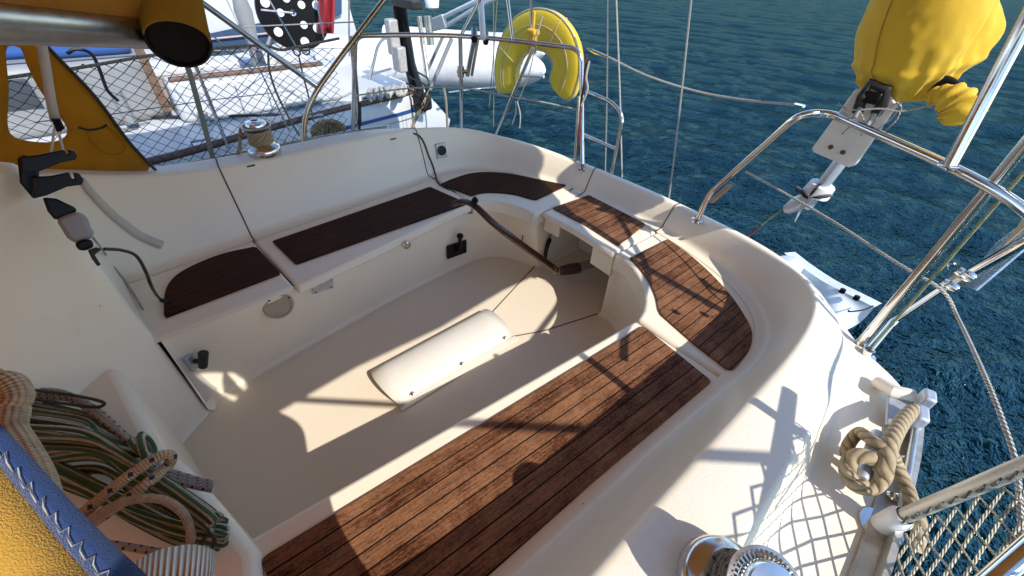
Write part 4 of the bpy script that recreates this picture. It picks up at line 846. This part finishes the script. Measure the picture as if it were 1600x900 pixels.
# ================================================================== nets
def net(name, P, ns, nt, mat, r, label, cell_w=1, jit=.25):
    """P(s,t) maps net coordinates (cells) to space; diamond mesh of zigzag strands"""
    mb = MB(); rnd = random.Random(len(name)+ns); J = {}
    def node(i, j):
        if (i, j) not in J: J[(i, j)] = (rnd.uniform(-jit, jit)*.6, rnd.uniform(-jit, jit)*.6)
        dx, dy = J[(i, j)]; return P((i+dx)/ns, (j+dy)/nt)
    for i in range(0, ns, 1):
        for sgn in (0, 1):
            pts = [node(i+((j+sgn) % 2), j) for j in range(nt+1)]
            if sgn == 0 and i % 2 == 0: mb.tube(pts, r, 5)
            if sgn == 1 and i % 2 == 0: mb.tube(pts, r, 5)
            if i % 2 == 1: mb.tube([node(i+((j+sgn) % 2), j) for j in range(nt+1)], r, 5) if sgn == 0 else mb.tube([node(i+1-((j) % 2), j) for j in range(nt+1)], r, 5)
    for j in range(0, nt+1, 2):
        pass
    return tag(mb.build(name, mat), label, 'safety net')
topz = lambda y: 1.085+.03*math.sin(y*3)-.02*(1-min(1, abs(y-.9)*2))
def PS(s, t): y = -.95+1.93*s; z = .62+(topz(y)-.62)*t; return V(-1.41-.02*math.sin(t*3.1)+.012*math.sin(s*20), y, z+.01*math.sin(s*31))
net('guard_net', PS, 34, 11, R_NETD, .0021, 'dark diamond netting along the starboard lifelines', jit=.10)
line('net_line', [V(-1.40, y, topz(y)) for y in (-1.2, -.9, -.5, -.1, .2, .5, .65)]+[X(440, 78, -1.38), X(470, 72, -1.38), X(530, 60, -1.36)], .0065, R_GREY, 'grey lashed top line carrying the starboard netting', 'lifeline', 6)
kn = X(464, 80, -1.39); line('line_coil', [kn+V(0, .018*math.cos(a), .02*math.sin(a)) for a in [k*.7 for k in range(10)]]+[kn+V(0, .045+.018*math.cos(a), .02*math.sin(a)) for a in [k*.7 for k in range(10)]], .0042, R_GREY, 'small double knot on the starboard net line', 'knot', 3)
line('net_tie', [X(419, 82, -1.395), X(421, 110, -1.395), X(432, 145, -1.395), X(452, 185, -1.395), X(468, 212, -1.395)], .0055, R_GREY, 'tan rope hanging from the net line nearer the winch', 'rope')
line('net_tie', [X(467, 88, -1.395), X(474, 120, -1.395), X(482, 150, -1.395), X(490, 190, -1.395)], .0045, R_GREY, 'dark rope hanging from the knotted net line beside the bimini bow', 'rope')
rail([V(-1.41, .25, .59), X(297, 115, -1.40), X(288, 92, -1.40)], 'stanchion', 'starboard stanchion behind the netting', r=.0115, mat=plain('green_grey_tube', (.22, .23, .19), .4, .4))
tp = [cap0+dA*k for k in (.03, .2, .4, .62)]
def PP(s, t):
    top = cap0+dA*(.02+.40*t); y = top.y-1.25*s*1.0; bt = V(1.425, cap0.y-.02-1.25*s, .625)
    p = bt.lerp(V(top.x+.02*s, y, cap0.z+ (e1+dA*.35-cap0).z*t), 1); p = V(1.425+.025*t+.03*math.sin(t*3.1)*math.sin(s*3.1)+(top.x-1.425)*(1-s)*.9*t, cap0.y-1.45*s+(top.y-cap0.y)*(1-s), .625+(.36)*t-.02*math.sin(s*3.1)*t); return p
net('guard_net', PP, 20, 8, R_NET, .0028, 'pale knotted netting on the port side stanchion', jit=.12)
pts = []
for k in range(60): a = k*1.15; c_ = cap0+dA*(.04+.31*k/60); pts.append(c_+V(.0, .020*math.cos(a), .020*math.sin(a)))
line('net_lashing', pts, .0022, R_GREY, 'thin brown twine spiralling round the port stanchion', 'twine', 3, 5)
# ================================================================== mooring rope on the port cleat
mr = [Z(1428, 640, .65), Z(1415, 652, .665), Z(1403, 670, .685), Z(1391, 694, .705), Z(1384, 722, .70), Z(1379, 745, .67), Z(1365, 760, .645), Z(1345, 761, .64), Z(1329, 750, .64), Z(1324, 733, .655), Z(1330, 717, .675), Z(1345, 712, .69), Z(1361, 716, .69), Z(1370, 722, .665)]
line('mooring_rope', mr, .0165, R_MOOR, 'thick tan three strand mooring rope belayed round the port cleat', 'rope', 9, 14)
mr2 = [Z(1328, 722, .628), Z(1323, 705, .63), Z(1330, 688, .64), Z(1343, 676, .66), Z(1356, 683, .69), Z(1374, 697, .705), Z(1390, 706, .70), Z(1399, 722, .66), Z(1410, 745, .64), Z(1420, 768, .635), Z(1428, 795, .64), Z(1436, 815, .64), Z(1436, 838, .63), Z(1428, 858, .61)]
line('mooring_rope', mr2, .0135, R_MOOR, 'tan rope tail leading from the cleat down past the stanchion foot', 'rope', 9, 12)
# ================================================================== rope coils on the bridge deck
def rz(u, v, z): return Z(u, v, z)
rg = random.Random(5)
strands = []
for k in range(17):
    f = k/16; zt = .50+.07*math.sin(f*math.pi)+rg.uniform(-.014, .016)
    l = (5+rg.uniform(-12, 6)+f*95, 615+f*135); a = (120+f*42, 640+f*100+rg.uniform(-5, 5)); b = (205+f*8, 683+f*86+rg.uniform(-5, 5)); c_ = (262+f*4, 725+f*72+rg.uniform(-5, 5)); d = (318+8*math.sin(f*3.14), 768+f*70)
    if k < 6: d = (226, 700+k*2.5); c_ = (205, 683+k*3.5); b = (160, 655+k*9)
    strands.append([rz(*l, zt-.02), rz(*a, zt), rz(*b, zt+.012), rz(*c_, zt+.005), rz(*d, zt-.01)] if k >= 6 else [rz(*l, zt-.01), rz(*a, zt+.01), rz(*b, zt+.015), rz(*d, zt+.0)])
for k in range(10):
    f = k/9; zt = .485+.035*math.sin(f*3.1)+rg.uniform(-.006, .01); w_ = lambda: rg.uniform(-5, 5)
    strands.append([rz(40+f*60, 690+f*70, zt), rz(130+f*25, 742+f*42+w_(), zt+.01), rz(205+f*10, 776+f*42+w_(), zt+.01), rz(275+f*6, 798+f*46+w_(), zt), rz(346-5*abs(f-.5), 806+f*50, zt-.01)])
hank = []
for k, s_ in enumerate(strands): hank += (s_ if k % 2 == 0 else s_[::-1])
tag(MB().tube(smooth_path(hank, 7), .0068, 12).build('halyard_coil', R_GREEN), 'thick hank of green and white striped rope coiled on the bridge deck', 'rope coil')
kn = rz(224, 700, .585); pts = [kn+V(.024*math.cos(a)*(1-.2*math.sin(a*.3)), .010*math.sin(a*.5), .030*math.sin(a)) for a in [k*.55 for k in range(28)]]
line('hank_knot', pts, .0085, R_GREEN, 'green striped rope turned into a knot at the head of the hank', 'knot', 3, 9)
for k in range(3):
    line('spare_halyard', [rz(20+k*12, 612+k*5, .52), rz(90+k*10, 612+k*6, .55), rz(150+k*5, 640+k*8, .555), rz(205+k*4, 690+k*5, .55), rz(250, 730+k*6, .52), rz(300, 748+k*5, .51), rz(334, 757+k*4, .50)], .0078, R_FLECK,
         ['white rope with black flecks lying uppermost along the bridge deck', 'white black flecked rope lying between two of its kind', 'white black flecked rope lying lowest beside the green hank'][k], 'rope', 7, 9)
line('cord', [rz(25, 605, .565), rz(70, 612, .57), rz(110, 617, .575), rz(160, 628, .575), rz(150, 636, .575), rz(90, 629, .57), rz(40, 622, .565)], .0040, BLACKR, 'thin black cord looped over the flecked ropes', 'cord')
line('hank_wrap', [rz(105, 822, .60), rz(150, 785, .62), rz(200, 745, .635), rz(245, 715, .635), rz(266, 712, .62), rz(262, 728, .60), rz(230, 755, .615), rz(190, 785, .61), rz(140, 820, .60)], .0115, R_BFLECK, 'tan rope with blue flecks wrapped across the green hank', 'rope', 8, 10)
line('tan_tail', [rz(110, 835, .60), rz(150, 805, .625), rz(200, 783, .64), rz(250, 780, .63), rz(284, 800, .60), rz(298, 830, .56), rz(296, 852, .54)], .0085, R_TAN, 'plain tan rope arching over the hank towards its lower end', 'rope', 8, 10)
line('fleck_tail', [rz(170, 850, .56), rz(220, 858, .55), rz(262, 866, .55)], .0075, R_FLECK, 'short white flecked rope end lying next to the ribbed webbing loop', 'rope', 6, 8)
line('cord', [rz(314, 850, .535), rz(322, 838, .55), rz(333, 838, .55), rz(335, 848, .54), rz(330, 858, .53)], .004, BLACKR, 'small black cord loop at the lower end of the hank', 'cord')
hr = line('thick_rope', [D(-25, 590, .85), D(0, 612, .84), D(18, 640, .83), D(14, 672, .82), D(30, 700, .80), D(55, 745, .78), D(70, 790, .77)], .017, R_TAN, 'thick tan rope rising at the left edge behind the blue edging', 'rope', 7, 12)
line('thick_rope', [D(-25, 650, .85), D(5, 640, .835), D(25, 622, .83), D(10, 600, .84), D(-20, 615, .86)], .017, R_TAN, 'fat tan rope bight at the left picture edge', 'rope', 7, 12)
# ribbed white webbing loop
lp = [(208, 880), (250, 860), (300, 852), (332, 860), (333, 868), (300, 878), (250, 880), (214, 885)]
rows = []
for i, (u, v) in enumerate(lp): p = D(u, v, .86); q = D(u-6, v+62, .80); rows.append([p, q])
P0 = smooth_path([r[0] for r in rows], 6); P1 = smooth_path([r[1] for r in rows], 6)
wm_, wt_, wb_ = newmat('ribbed_webbing'); s_ = N(wt_, 'ShaderNodeTexCoord'); sx = N(wt_, 'ShaderNodeSeparateXYZ'); wt_.links.new(s_.outputs['UV'], sx.inputs[0]); si = mth(wt_, 'SINE', mth(wt_, 'MULTIPLY', sx.outputs[0], 5.2))
wt_.links.new(mix(wt_, ramp(wt_, si, -1, 0), (.40, .38, .34), (.85, .82, .76)), wb_.inputs['Base Color']); bump(wt_, si, .8, .004, wb_); wb_.inputs['Roughness'].default_value = .8
tag(MB().grid([[a, b] for a, b in zip(P0, P1)]).build('webbing_loop', wm_, solid=.003), 'folded loop of ribbed white webbing at the lower left', 'webbing')
# ================================================================== neighbouring yachts
NW = plain('neighbour_white', (.58, .60, .62), .3, var=.05, nsc=3, dirt=(.5, .5, .5), dirt_amt=.25)
NG = plain('neighbour_grey_and_shade', (.26, .27, .28), .5, var=.1)
WINDOW = plain('dark_window', (.06, .07, .08), .15)
n1 = thing('moored_yacht', 'white sailing yacht with blue pinstripe and brown toe rail moored alongside beyond the net', 'sailing yacht', (-3.4, 0, -.5))
def np1(mb, name, mat, **kw): return mb.build(name, mat, n1, **kw)
rk = smooth_path([V(-2.3, -7, .62), V(-1.86, -4, .52), V(-1.86, -2.4, .48), V(-1.90, -1.1, .455), V(-2.0, 0, .45), V(-2.20, .7, .45), V(-2.36, 1.3, .45), V(-2.47, 1.95, .45), V(-2.60, 2.24, .45)], 6)
rows = []
for p in rk: rows.append([p, p+V(.02, 0, -.04), p+V(.03, 0, -.3), p+V(-.02, .0, -.6), p+V(-.3, 0, -1.05)])
e_ = rk[-1]
rows.append([e_+V(-.02, .03, -.03), e_+V(.0, .10, -.12), e_+V(.0, .28, -.33), e_+V(-.05, .22, -.62), e_+V(-.3, .1, -1.05)])
np1(MB().grid(rows), 'hull', NW, angle=50)
tr_ = [rows[-1][0], rows[-1][1], rows[-1][2], rows[-1][3], rows[-1][4]]
np1(MB().grid([tr_, [V(-4.9, p.y, p.z) for p in tr_]]), 'transom', NW)
np1(MB().grid([[p+V(.035, 0, -.105), p+V(.037, 0, -.132)] for p in rk if p.y > -3]), 'blue_stripe', BLUE); np1(MB().grid([[p+V(.038, 0, -.175), p+V(.038, 0, -.182)] for p in rk if p.y > -3]), 'pinstripe', NG)
dk = [(p.x, p.y) for p in rk]+[(-4.95, 2.2), (-5.2, -2), (-4.6, -7)]
np1(MB().prism(dk, .40, .447), 'deck', NW); np1(MB().prism([(-2.75, -3), (-2.75, .2), (-2.62, .4), (-2.72, 1.95), (-4.5, 1.95), (-4.5, -3)], .448, .455), 'deck_panel', plain('neighbour_nonskid', (.50, .54, .58), .7, var=.05))
np1(MB().tube([p+V(-.02, 0, .018) for p in rk], .022, 10), 'toe_rail', BROWNW)
# coaming, cockpit, doghouse
np1(MB().prism([(-2.68, .30), (-2.62, .5), (-2.66, 1.45), (-2.86, 1.72), (-3.05, 1.75), (-2.95, 1.4), (-2.92, .30)], .455, .72), 'coaming', NW, bevel=.03, bseg=3)
np1(MB().prism([(-4.2, .30), (-4.4, 1.4), (-4.2, 1.75), (-4.0, 1.7), (-4.0, .30)], .455, .57), 'coaming', NW, bevel=.03, bseg=3)
np1(MB().prism([(-3.02, .30), (-3.05, 1.7), (-3.95, 1.7), (-3.95, .30)], .456, .52), 'cockpit_sole', plain('faded_teak', (.34, .26, .19), .7))
np1(MB().box((-2.72, .85, .735), (.06, 1.05, .022)), 'handrail', BROWNW, bevel=.006)
np1(MB().prism([(-2.9, .28), (-3.98, .28), (-3.98, -2.7), (-2.75, -2.7), (-2.75, -.4)], .455, .86), 'doghouse', NG, bevel=.05, bseg=3)  # the shadow lying on this cabin side is painted in as grey
np1(MB().box((-2.86, .25, .72), (.05, .05, .42)), 'trim_strip', BROWNW); np1(MB().box((-2.74, -.8, .72), (.02, .9, .16)), 'window', WINDOW, bevel=.02)
np1(MB().prism([(-2.95, .22), (-3.9, .22), (-3.9, -1.4), (-2.95, -1.4)], .86, 1.0), 'canvas_dodger', BLUEC, bevel=.04, bseg=3)
np1(MB().tube([V(-2.72, .02, .50), V(-2.72, .02, .70)], .035, 6), 'grab_post', NG); np1(MB().tube([V(-2.60, .42, .455), V(-2.60, .42, .53)], .035, 16), 'winch_base', ALU)
mb = MB().tube([Z(165, 184, .475), Z(300, 182, .475), Z(415, 180, .475)], .010, 8); np1(mb, 'sheet_track', BLACKR); np1(MB().tube([Z(405, 180, .48), Z(425, 179, .48), Z(445, 179, .475)], [.02, .026, .004], 10, flat=.5), 'track_slide', plain('grey_rubber', (.12, .12, .13), .6))
for k in range(9): np1(MB().box(Z(190+k*4, 205-k*1.5, .46), (.02, .09, .004)), 'vent_slot', NG) if k % 2 == 0 else None
for u, v in ((375, 160), (450, 150), (465, 147)): np1(MB().lathe(Z(u, v, .456), (0, 0, 1), [(.035, 0), (.03, .02), (.0, .024)], 14), 'deck_fitting', GREYP)
np1(MB().box(Z(470, 155, .50), (.16, .30, .05), Matrix.Rotation(.1, 3, 'Z')), 'hatch', plain('pale_hatch', (.45, .50, .48), .3), bevel=.012)
def tb(name, pts, r, mat=CHROME, rad=.05): return np1(MB().tube(fillet(pts, rad, 5), r, 10), name, mat)
yy = 2.05
tb('pushpit', [Y(562, 188, 1.95), Y(590, 72, 2.0), Y(598, 60, 2.02), Y(628, 55, 2.1), Y(650, 55, 2.6)], .013); tb('pushpit_rail', [Y(566, 120, 1.95), Y(612, 107, 2.1)], .011); tb('pushpit_post', [Y(545, 0, 1.9), Y(546, 90, 1.9)], .009)
tb('stern_rail', [Y(700, 145, 2.35), Y(745, 139, 2.8), Y(800, 135, 3.1)], .011); tb('davit_strut', [Y(672, 140, 2.3), Y(706, 60, 2.5)], .018, GREYP); tb('davit_strut', [Y(668, 110, 2.3), Y(693, 55, 2.4)], .014, GREYP)
for k, (u0, u1) in enumerate(((352, 415), (300, 360), (240, 330), (640, 655))): tb('guard_wire', [V(-2.05-.05*k, -.9+k*.4, 1.05), V(-2.05-.05*k, -.5+k*.4, 1.06)], .003) if k < 0 else None
for y in (-1.2, .42): tb('stanchion', [V(rk[0].x*0-1.98-.12*max(0, y), y, .45), V(-2.0-.12*max(0, y), y, 1.0)], .011)
tb('guard_wire', [V(-2.0, -2.6, 1.0), V(-2.0, -1.2, 1.0), V(-2.05, .42, 1.0), Y(562, 75, 1.95)], .003, GREYP, .01); tb('guard_wire', [V(-2.0, -2.6, .75), V(-2.0, -1.2, .74), V(-2.05, .42, .74), Y(560, 130, 1.95)], .003, GREYP, .01)
# self steering gear at its stern
vg = thing('windvane_gear', 'black and grey self steering gear standing on the stern of the neighbouring yacht', 'self steering gear', tuple(Y(655, 190, 2.15)))
MB().tube([Y(660, 172, 2.15), Y(640, 100, 2.15), Y(625, 20, 2.12), Y(622, -15, 2.12)], [.07, .055, .06, .07], 10).build('shaft', BLACK, vg, bevel=.004)
MB().box(Y(614, 58, 2.02), (.09, .09, .27)).build('vane_box', PLATE, vg, bevel=.012); MB().box(Y(624, 92, 2.02), (.13, .08, .20)).build('vane_box', PLATE, vg, bevel=.012)
MB().tube([Y(655, 25, 2.1), Y(662, 80, 2.1), Y(668, 120, 2.1)], .02, 10).build('rod', CHROME, vg); MB().tube([Y(668, 25, 2.12), Y(673, 70, 2.12)], .03, 10).build('rod', ALU, vg)
MB().box(Y(635, 5, 2.1), (.34, .10, .06)).build('head_plate', BLACKR, vg, bevel=.01)
MB().box(Y(660, 158, 2.1), (.17, .12, .14)).build('gear_housing', BLACKR, vg, bevel=.03)
for k in range(6): MB().tube(smooth_path([Y(640+rg.uniform(-12, 12), 110+k*10, 2.02), Y(662+rg.uniform(-9, 9), 130+k*8, 2.0), Y(650+rg.uniform(-15, 15), 175, 2.02)], 5), .007, 6).build('control_cable', BLACKR, vg)
MB().lathe(Y(675, 4, 2.1), (0, 0, 1), [(0, -.05), (.05, -.03), (.055, .02), (.03, .06), (0, .065)], 16).build('lamp_dome', WHITE, vg)
dv_ = thing('davit', 'white twin tube davit with a pale end plate behind the stern rail', 'davit', tuple(Y(740, 60, 2.4)))
MB().slab([Y(664, 32, 2.3), Y(690, 22, 2.3), Y(697, 44, 2.3), Y(672, 50, 2.3), Y(664, 42, 2.3)], (0, 1, 0), .03).build('end_plate', plain('pale_plate', (.55, .58, .58), .4), dv_, bevel=.008)
MB().tube([Y(690, 28, 2.32), Y(747, 0, 2.32), Y(775, -15, 2.32)], .016, 10).build('arm', WHITE, dv_); MB().tube([Y(695, 42, 2.32), Y(750, 8, 2.32), Y(785, -8, 2.32)], .015, 10).build('arm', WHITE, dv_)
line('mooring_line', [Y(693, 135, 2.2), Y(697, 160, 2.2), Y(699, 200, 2.2)], .011, R_GREY, 'dark rope hanging over the neighbouring stern corner', 'rope'); line('mooring_line', [Y(668, 140, 2.1), Y(660, 165, 2.05), Y(648, 190, 2.0), Y(640, 210, 1.95)], .013, R_MOOR, 'frayed pale mooring rope hanging in front of the blue pinstripe', 'rope')
# rope lumps on the neighbouring deck
pts = [Z(575+60*k/39+3*math.sin(k*2.1), 148-8*k/39+8*math.sin(k*1.7), .50+.04*math.sin(k*1.1)) for k in range(40)]
line('rope_heap', pts, .017, R_WHITE, 'heap of white rope on the aft deck of the neighbouring yacht', 'rope coil', 4, 8)
pts = [X(515+30*math.cos(a)*(1-.02*k), 205+16*math.sin(a), -1.55-.004*k) for k, a in enumerate([j*.62 for j in range(52)])]
line('rope_coil', pts, .012, R_MOOR, 'rounded coil of tan rope hanging outside the starboard netting', 'rope coil', 3, 8)
line('drooping_cable', [X(105, 84, -2.0), X(118, 77, -2.0), X(140, 82, -2.0), X(152, 100, -2.0), X(165, 135, -2.0), X(172, 146, -2.0), X(185, 158, -2.0)], .008, BLACKR, 'black cable with an inline plug drooping behind the netting', 'cable')
# dinghy on davits
dg = thing('inflatable_dinghy', 'white inflatable dinghy slung behind the neighbouring yacht with streaked grubby tubes', 'dinghy', tuple(Z(690, 100, .3)))
dm = plain('white_hypalon', (.74, .75, .76), .5, var=.08, dirt=(.38, .38, .38), dirt_amt=.7, nsc=4, bst=.2, bsc=12, bd=.02)
ct = [Z(560, 92, .47), Z(620, 96, .46), Z(690, 101, .45), Z(760, 105, .45), Z(815, 108, .46), Z(850, 110, .50)]
tpa = smooth_path([ct[0]-V(.3, .25, 0)]+ct, 6); MB().tube(tpa, [.225*min(1, ((len(tpa)-1-i)/9+.02))**.5 for i in range(len(tpa))], 24).build('tube', dm, dg)
sh_ = V(-.75, .75, .0); tpa = smooth_path([p+sh_ for p in ct], 6); MB().tube(tpa, [.21*min(1, ((len(tpa)-1-i)/9+.02))**.5 for i in range(len(tpa))], 20).build('tube', dm, dg)
MB().tube([p+V(.14, -.14, -.02) for p in smooth_path(ct, 4)], .018, 8).build('rubbing_strake', plain('grey_strake', (.35, .36, .37), .6), dg)
MB().prism([tuple((ct[0]+V(-.1, .1, 0))[:2]), tuple(ct[-2][:2]), tuple((ct[-2]+sh_)[:2]), tuple((ct[0]+sh_)[:2])], .36, .39).build('floor', NG, dg)
# second yacht beyond
n2 = thing('moored_yacht', 'white yacht with a broad navy band lying beyond the nearer neighbour', 'sailing yacht', (-7, 0, -.5))
xs2 = -5.7
ye = X(536, 50, xs2).y
rows = [[V(xs2, y, 1.55), V(xs2+.03, y, 1.2), V(xs2, y, .5), V(xs2-.2, y, -.6)] for y in np.linspace(-6, ye, 14)]
rows.append([V(xs2-.05, ye+.02, 1.55), V(xs2, ye+.1, 1.2), V(xs2-.05, ye+.25, .3), V(xs2-.2, ye+.2, -.6)]); MB().grid(rows).build('hull', NW, n2); MB().grid([rows[-1], [V(-9, p.y, p.z) for p in rows[-1]]]).build('transom', NW, n2)
MB().box(((xs2-9)/2, (ye-6)/2, 1.53), (9+xs2, ye+6, .05)).build('deck', NW, n2)
lo_ = [X(u, v, xs2+.06) for u, v in ((250, 92), (315, 84), (380, 72), (430, 60), (480, 44), (534, 22))]; hi_ = [X(u, v, xs2+.06) for u, v in ((250, 72), (315, 55), (380, 41), (430, 31), (480, 12), (534, -14))]
MB().grid([[a, b] for a, b in zip(lo_, hi_)]).build('navy_band', NAVY, n2)
for u0, v0, u1, v1 in ((320, 62, 420, 52), (300, 98, 425, 92)): MB().tube([X(u0, v0, xs2+.09), X(u1, v1, xs2+.09)], .012, 8).build('rubbing_strip', plain('pale_brown_strip', (.42, .33, .30), .6), n2)
MB().tube([X(418, 70, xs2+.1), X(428, 40, xs2+.1)], .02, 8).build('fender_post', GREYP, n2)
dc = D(458, 20, 4.3); dn = (V(*CAM)-dc).normalized(); du = dn.cross(V(0, 0, 1)).normalized(); dvv = du.cross(dn)
ds = thing('spotted_disc', 'round black disc with white spots standing at the far boat\'s side', 'disc', tuple(dc))
MB().lathe(dc, dn, [(0, -.02), (.255, -.02), (.262, 0), (.255, .015), (0, .02)], 48).build('plate', BLACK, ds)
for k, (a, r_) in enumerate([(20, .19), (62, .20), (118, .205), (165, .19), (215, .185), (260, .20), (318, .19), (75, .095), (145, .09), (0, .09), (235, .10)]):
    a = math.radians(a); MB().lathe(dc+(du*math.cos(a)+dvv*math.sin(a))*r_+dn*.018, dn, [(0, .008), (.026 if r_ < .12 else .031, .006), (.028 if r_ < .12 else .033, 0)], 16).build('spot', WHITE, ds)
MB().lathe(dc+dn*.02, dn, [(.012, .01), (.022, .012), (.024, 0)], 16).build('hub', CHROME, ds); MB().tube([dc+dn*.024, dc+dn*.024+du*.22+dvv*.02], .007, 6).build('spoke', CHROME, ds)
rows = []
for k in range(9):
    f = k/8; rows.append([D(496+24*f+2*math.sin(v_*3), -30+82*v_, 4.1+.05*math.sin(f*9+v_*2)) for v_ in np.linspace(0, 1, 8)])
tag(MB().grid(rows).build('red_cloth', RED, solid=.01), 'faded red cloth hanging beside the spotted disc', 'cloth')
for k, (a, b, lab) in enumerate([((352, -5), (452, 205), 'thin wire crossing in front of the navy band towards the winch'), ((418, -5), (468, 82), 'thin wire passing in front of the spotted disc'), ((225, -5), (330, 85), 'leftmost thin wire in front of the far yacht'), ((262, -5), (395, 110), 'thin wire between the leftmost wire and the bimini strut'), ((493, -5), (506, 60), 'short pale line beside the red cloth'), ((380, 42), (560, 34), 'nearly level pale line below the spotted disc')]):
    d0, d1 = (3.2, 2.9) if k != 5 else (3.6, 3.2); tag(MB().tube([D(*a, d0), D(*b, d1)], .0042, 6).build('rigging_wire', R_WHITE if k in (4, 5) else plain('grey_wire', (.3, .3, .29), .5, .3)), lab, 'wire')
# white pointed hull end floating off the quarter
kd = thing('canoe', 'white pointed hull end with black fittings floating behind the port quarter', 'canoe', tuple(Z(1290, 470, -.45)))
tp_ = Z(1366, 480, -.32); ed = [Z(1366, 480, -.32), Z(1330, 462, -.28), Z(1290, 442, -.27), Z(1250, 415, -.27), Z(1225, 395, -.27)]; ne = [Z(1366, 480, -.32), Z(1345, 497, -.45), Z(1310, 505, -.48), Z(1250, 470, -.48), Z(1225, 440, -.48)]
rows = [[a, a.lerp(b, .35)+V(0, 0, .06*k/4), a.lerp(b, .7)+V(0, 0, .01), b+V(0, 0, -.08)] for k, (a, b) in enumerate(zip(ed, ne))]
cc_ = list(zip(*[smooth_path([r[j] for r in rows], 5) for j in range(4)])); MB().grid([list(r) for r in cc_]).build('hull', plain('bluish_white_hull', (.66, .70, .76), .25), kd, sub=1)
back = [[p, p+V(.03, .25, -.08), p+V(0, .3, -.2)] for p in smooth_path(ed, 5)]; MB().grid(back).build('far_side', MATS['bluish_white_hull'], kd)
MB().lathe(Z(1236, 410, -.2), (0, 0, 1), [(0, .03), (.06, .02), (.09, 0), (.09, -.12)], 24).build('rounded_tank', MATS['bluish_white_hull'], kd)
for u, v in ((1316, 455), (1338, 466)): MB().lathe(Z(u, v, -.265), (0, 0, 1), [(0, .022), (.018, .018), (.02, -.01)], 12).build('black_fitting', BLACK, kd)
MB().tube(smooth_path([Z(1364, 478, -.29), Z(1350, 484, -.31), Z(1328, 487, -.34), Z(1326, 485, -.35)], 5), .006, 6).build('hull_cord', BLACKR, kd)

for k in range(5):
    y = -2.0+k*.75; np1(MB().tube([V(-2.1-.12*max(0, y), y, .455), V(-2.1-.12*max(0, y), y, .50), V(-2.1-.12*max(0, y), y+.12, .50), V(-2.1-.12*max(0, y), y+.12, .455)], .009, 6), 'pad_eye', CHROME)
np1(MB().box((-2.80, .95, .60), (.012, .5, .12)), 'coaming_pocket', NG, bevel=.01)
np1(MB().tube([V(-2.45, 1.55, .46), V(-2.45, 1.55, .50), V(-2.46, 1.72, .50), V(-2.46, 1.72, .46)], .014, 8), 'deck_cleat', ALU)
for k, (x, y) in enumerate([(-3.2, .9), (-3.5, .9), (-3.8, .9)]): np1(MB().box((x, y, .53), (.03, 1.0, .02)), 'cockpit_slat', BROWNW)
np1(MB().lathe(V(-3.5, 1.1, .52), (0, 0, 1), [(.06, 0), (.05, .3), (.07, .5), (.05, .62), (0, .64)], 16), 'steering_pedestal', NG)
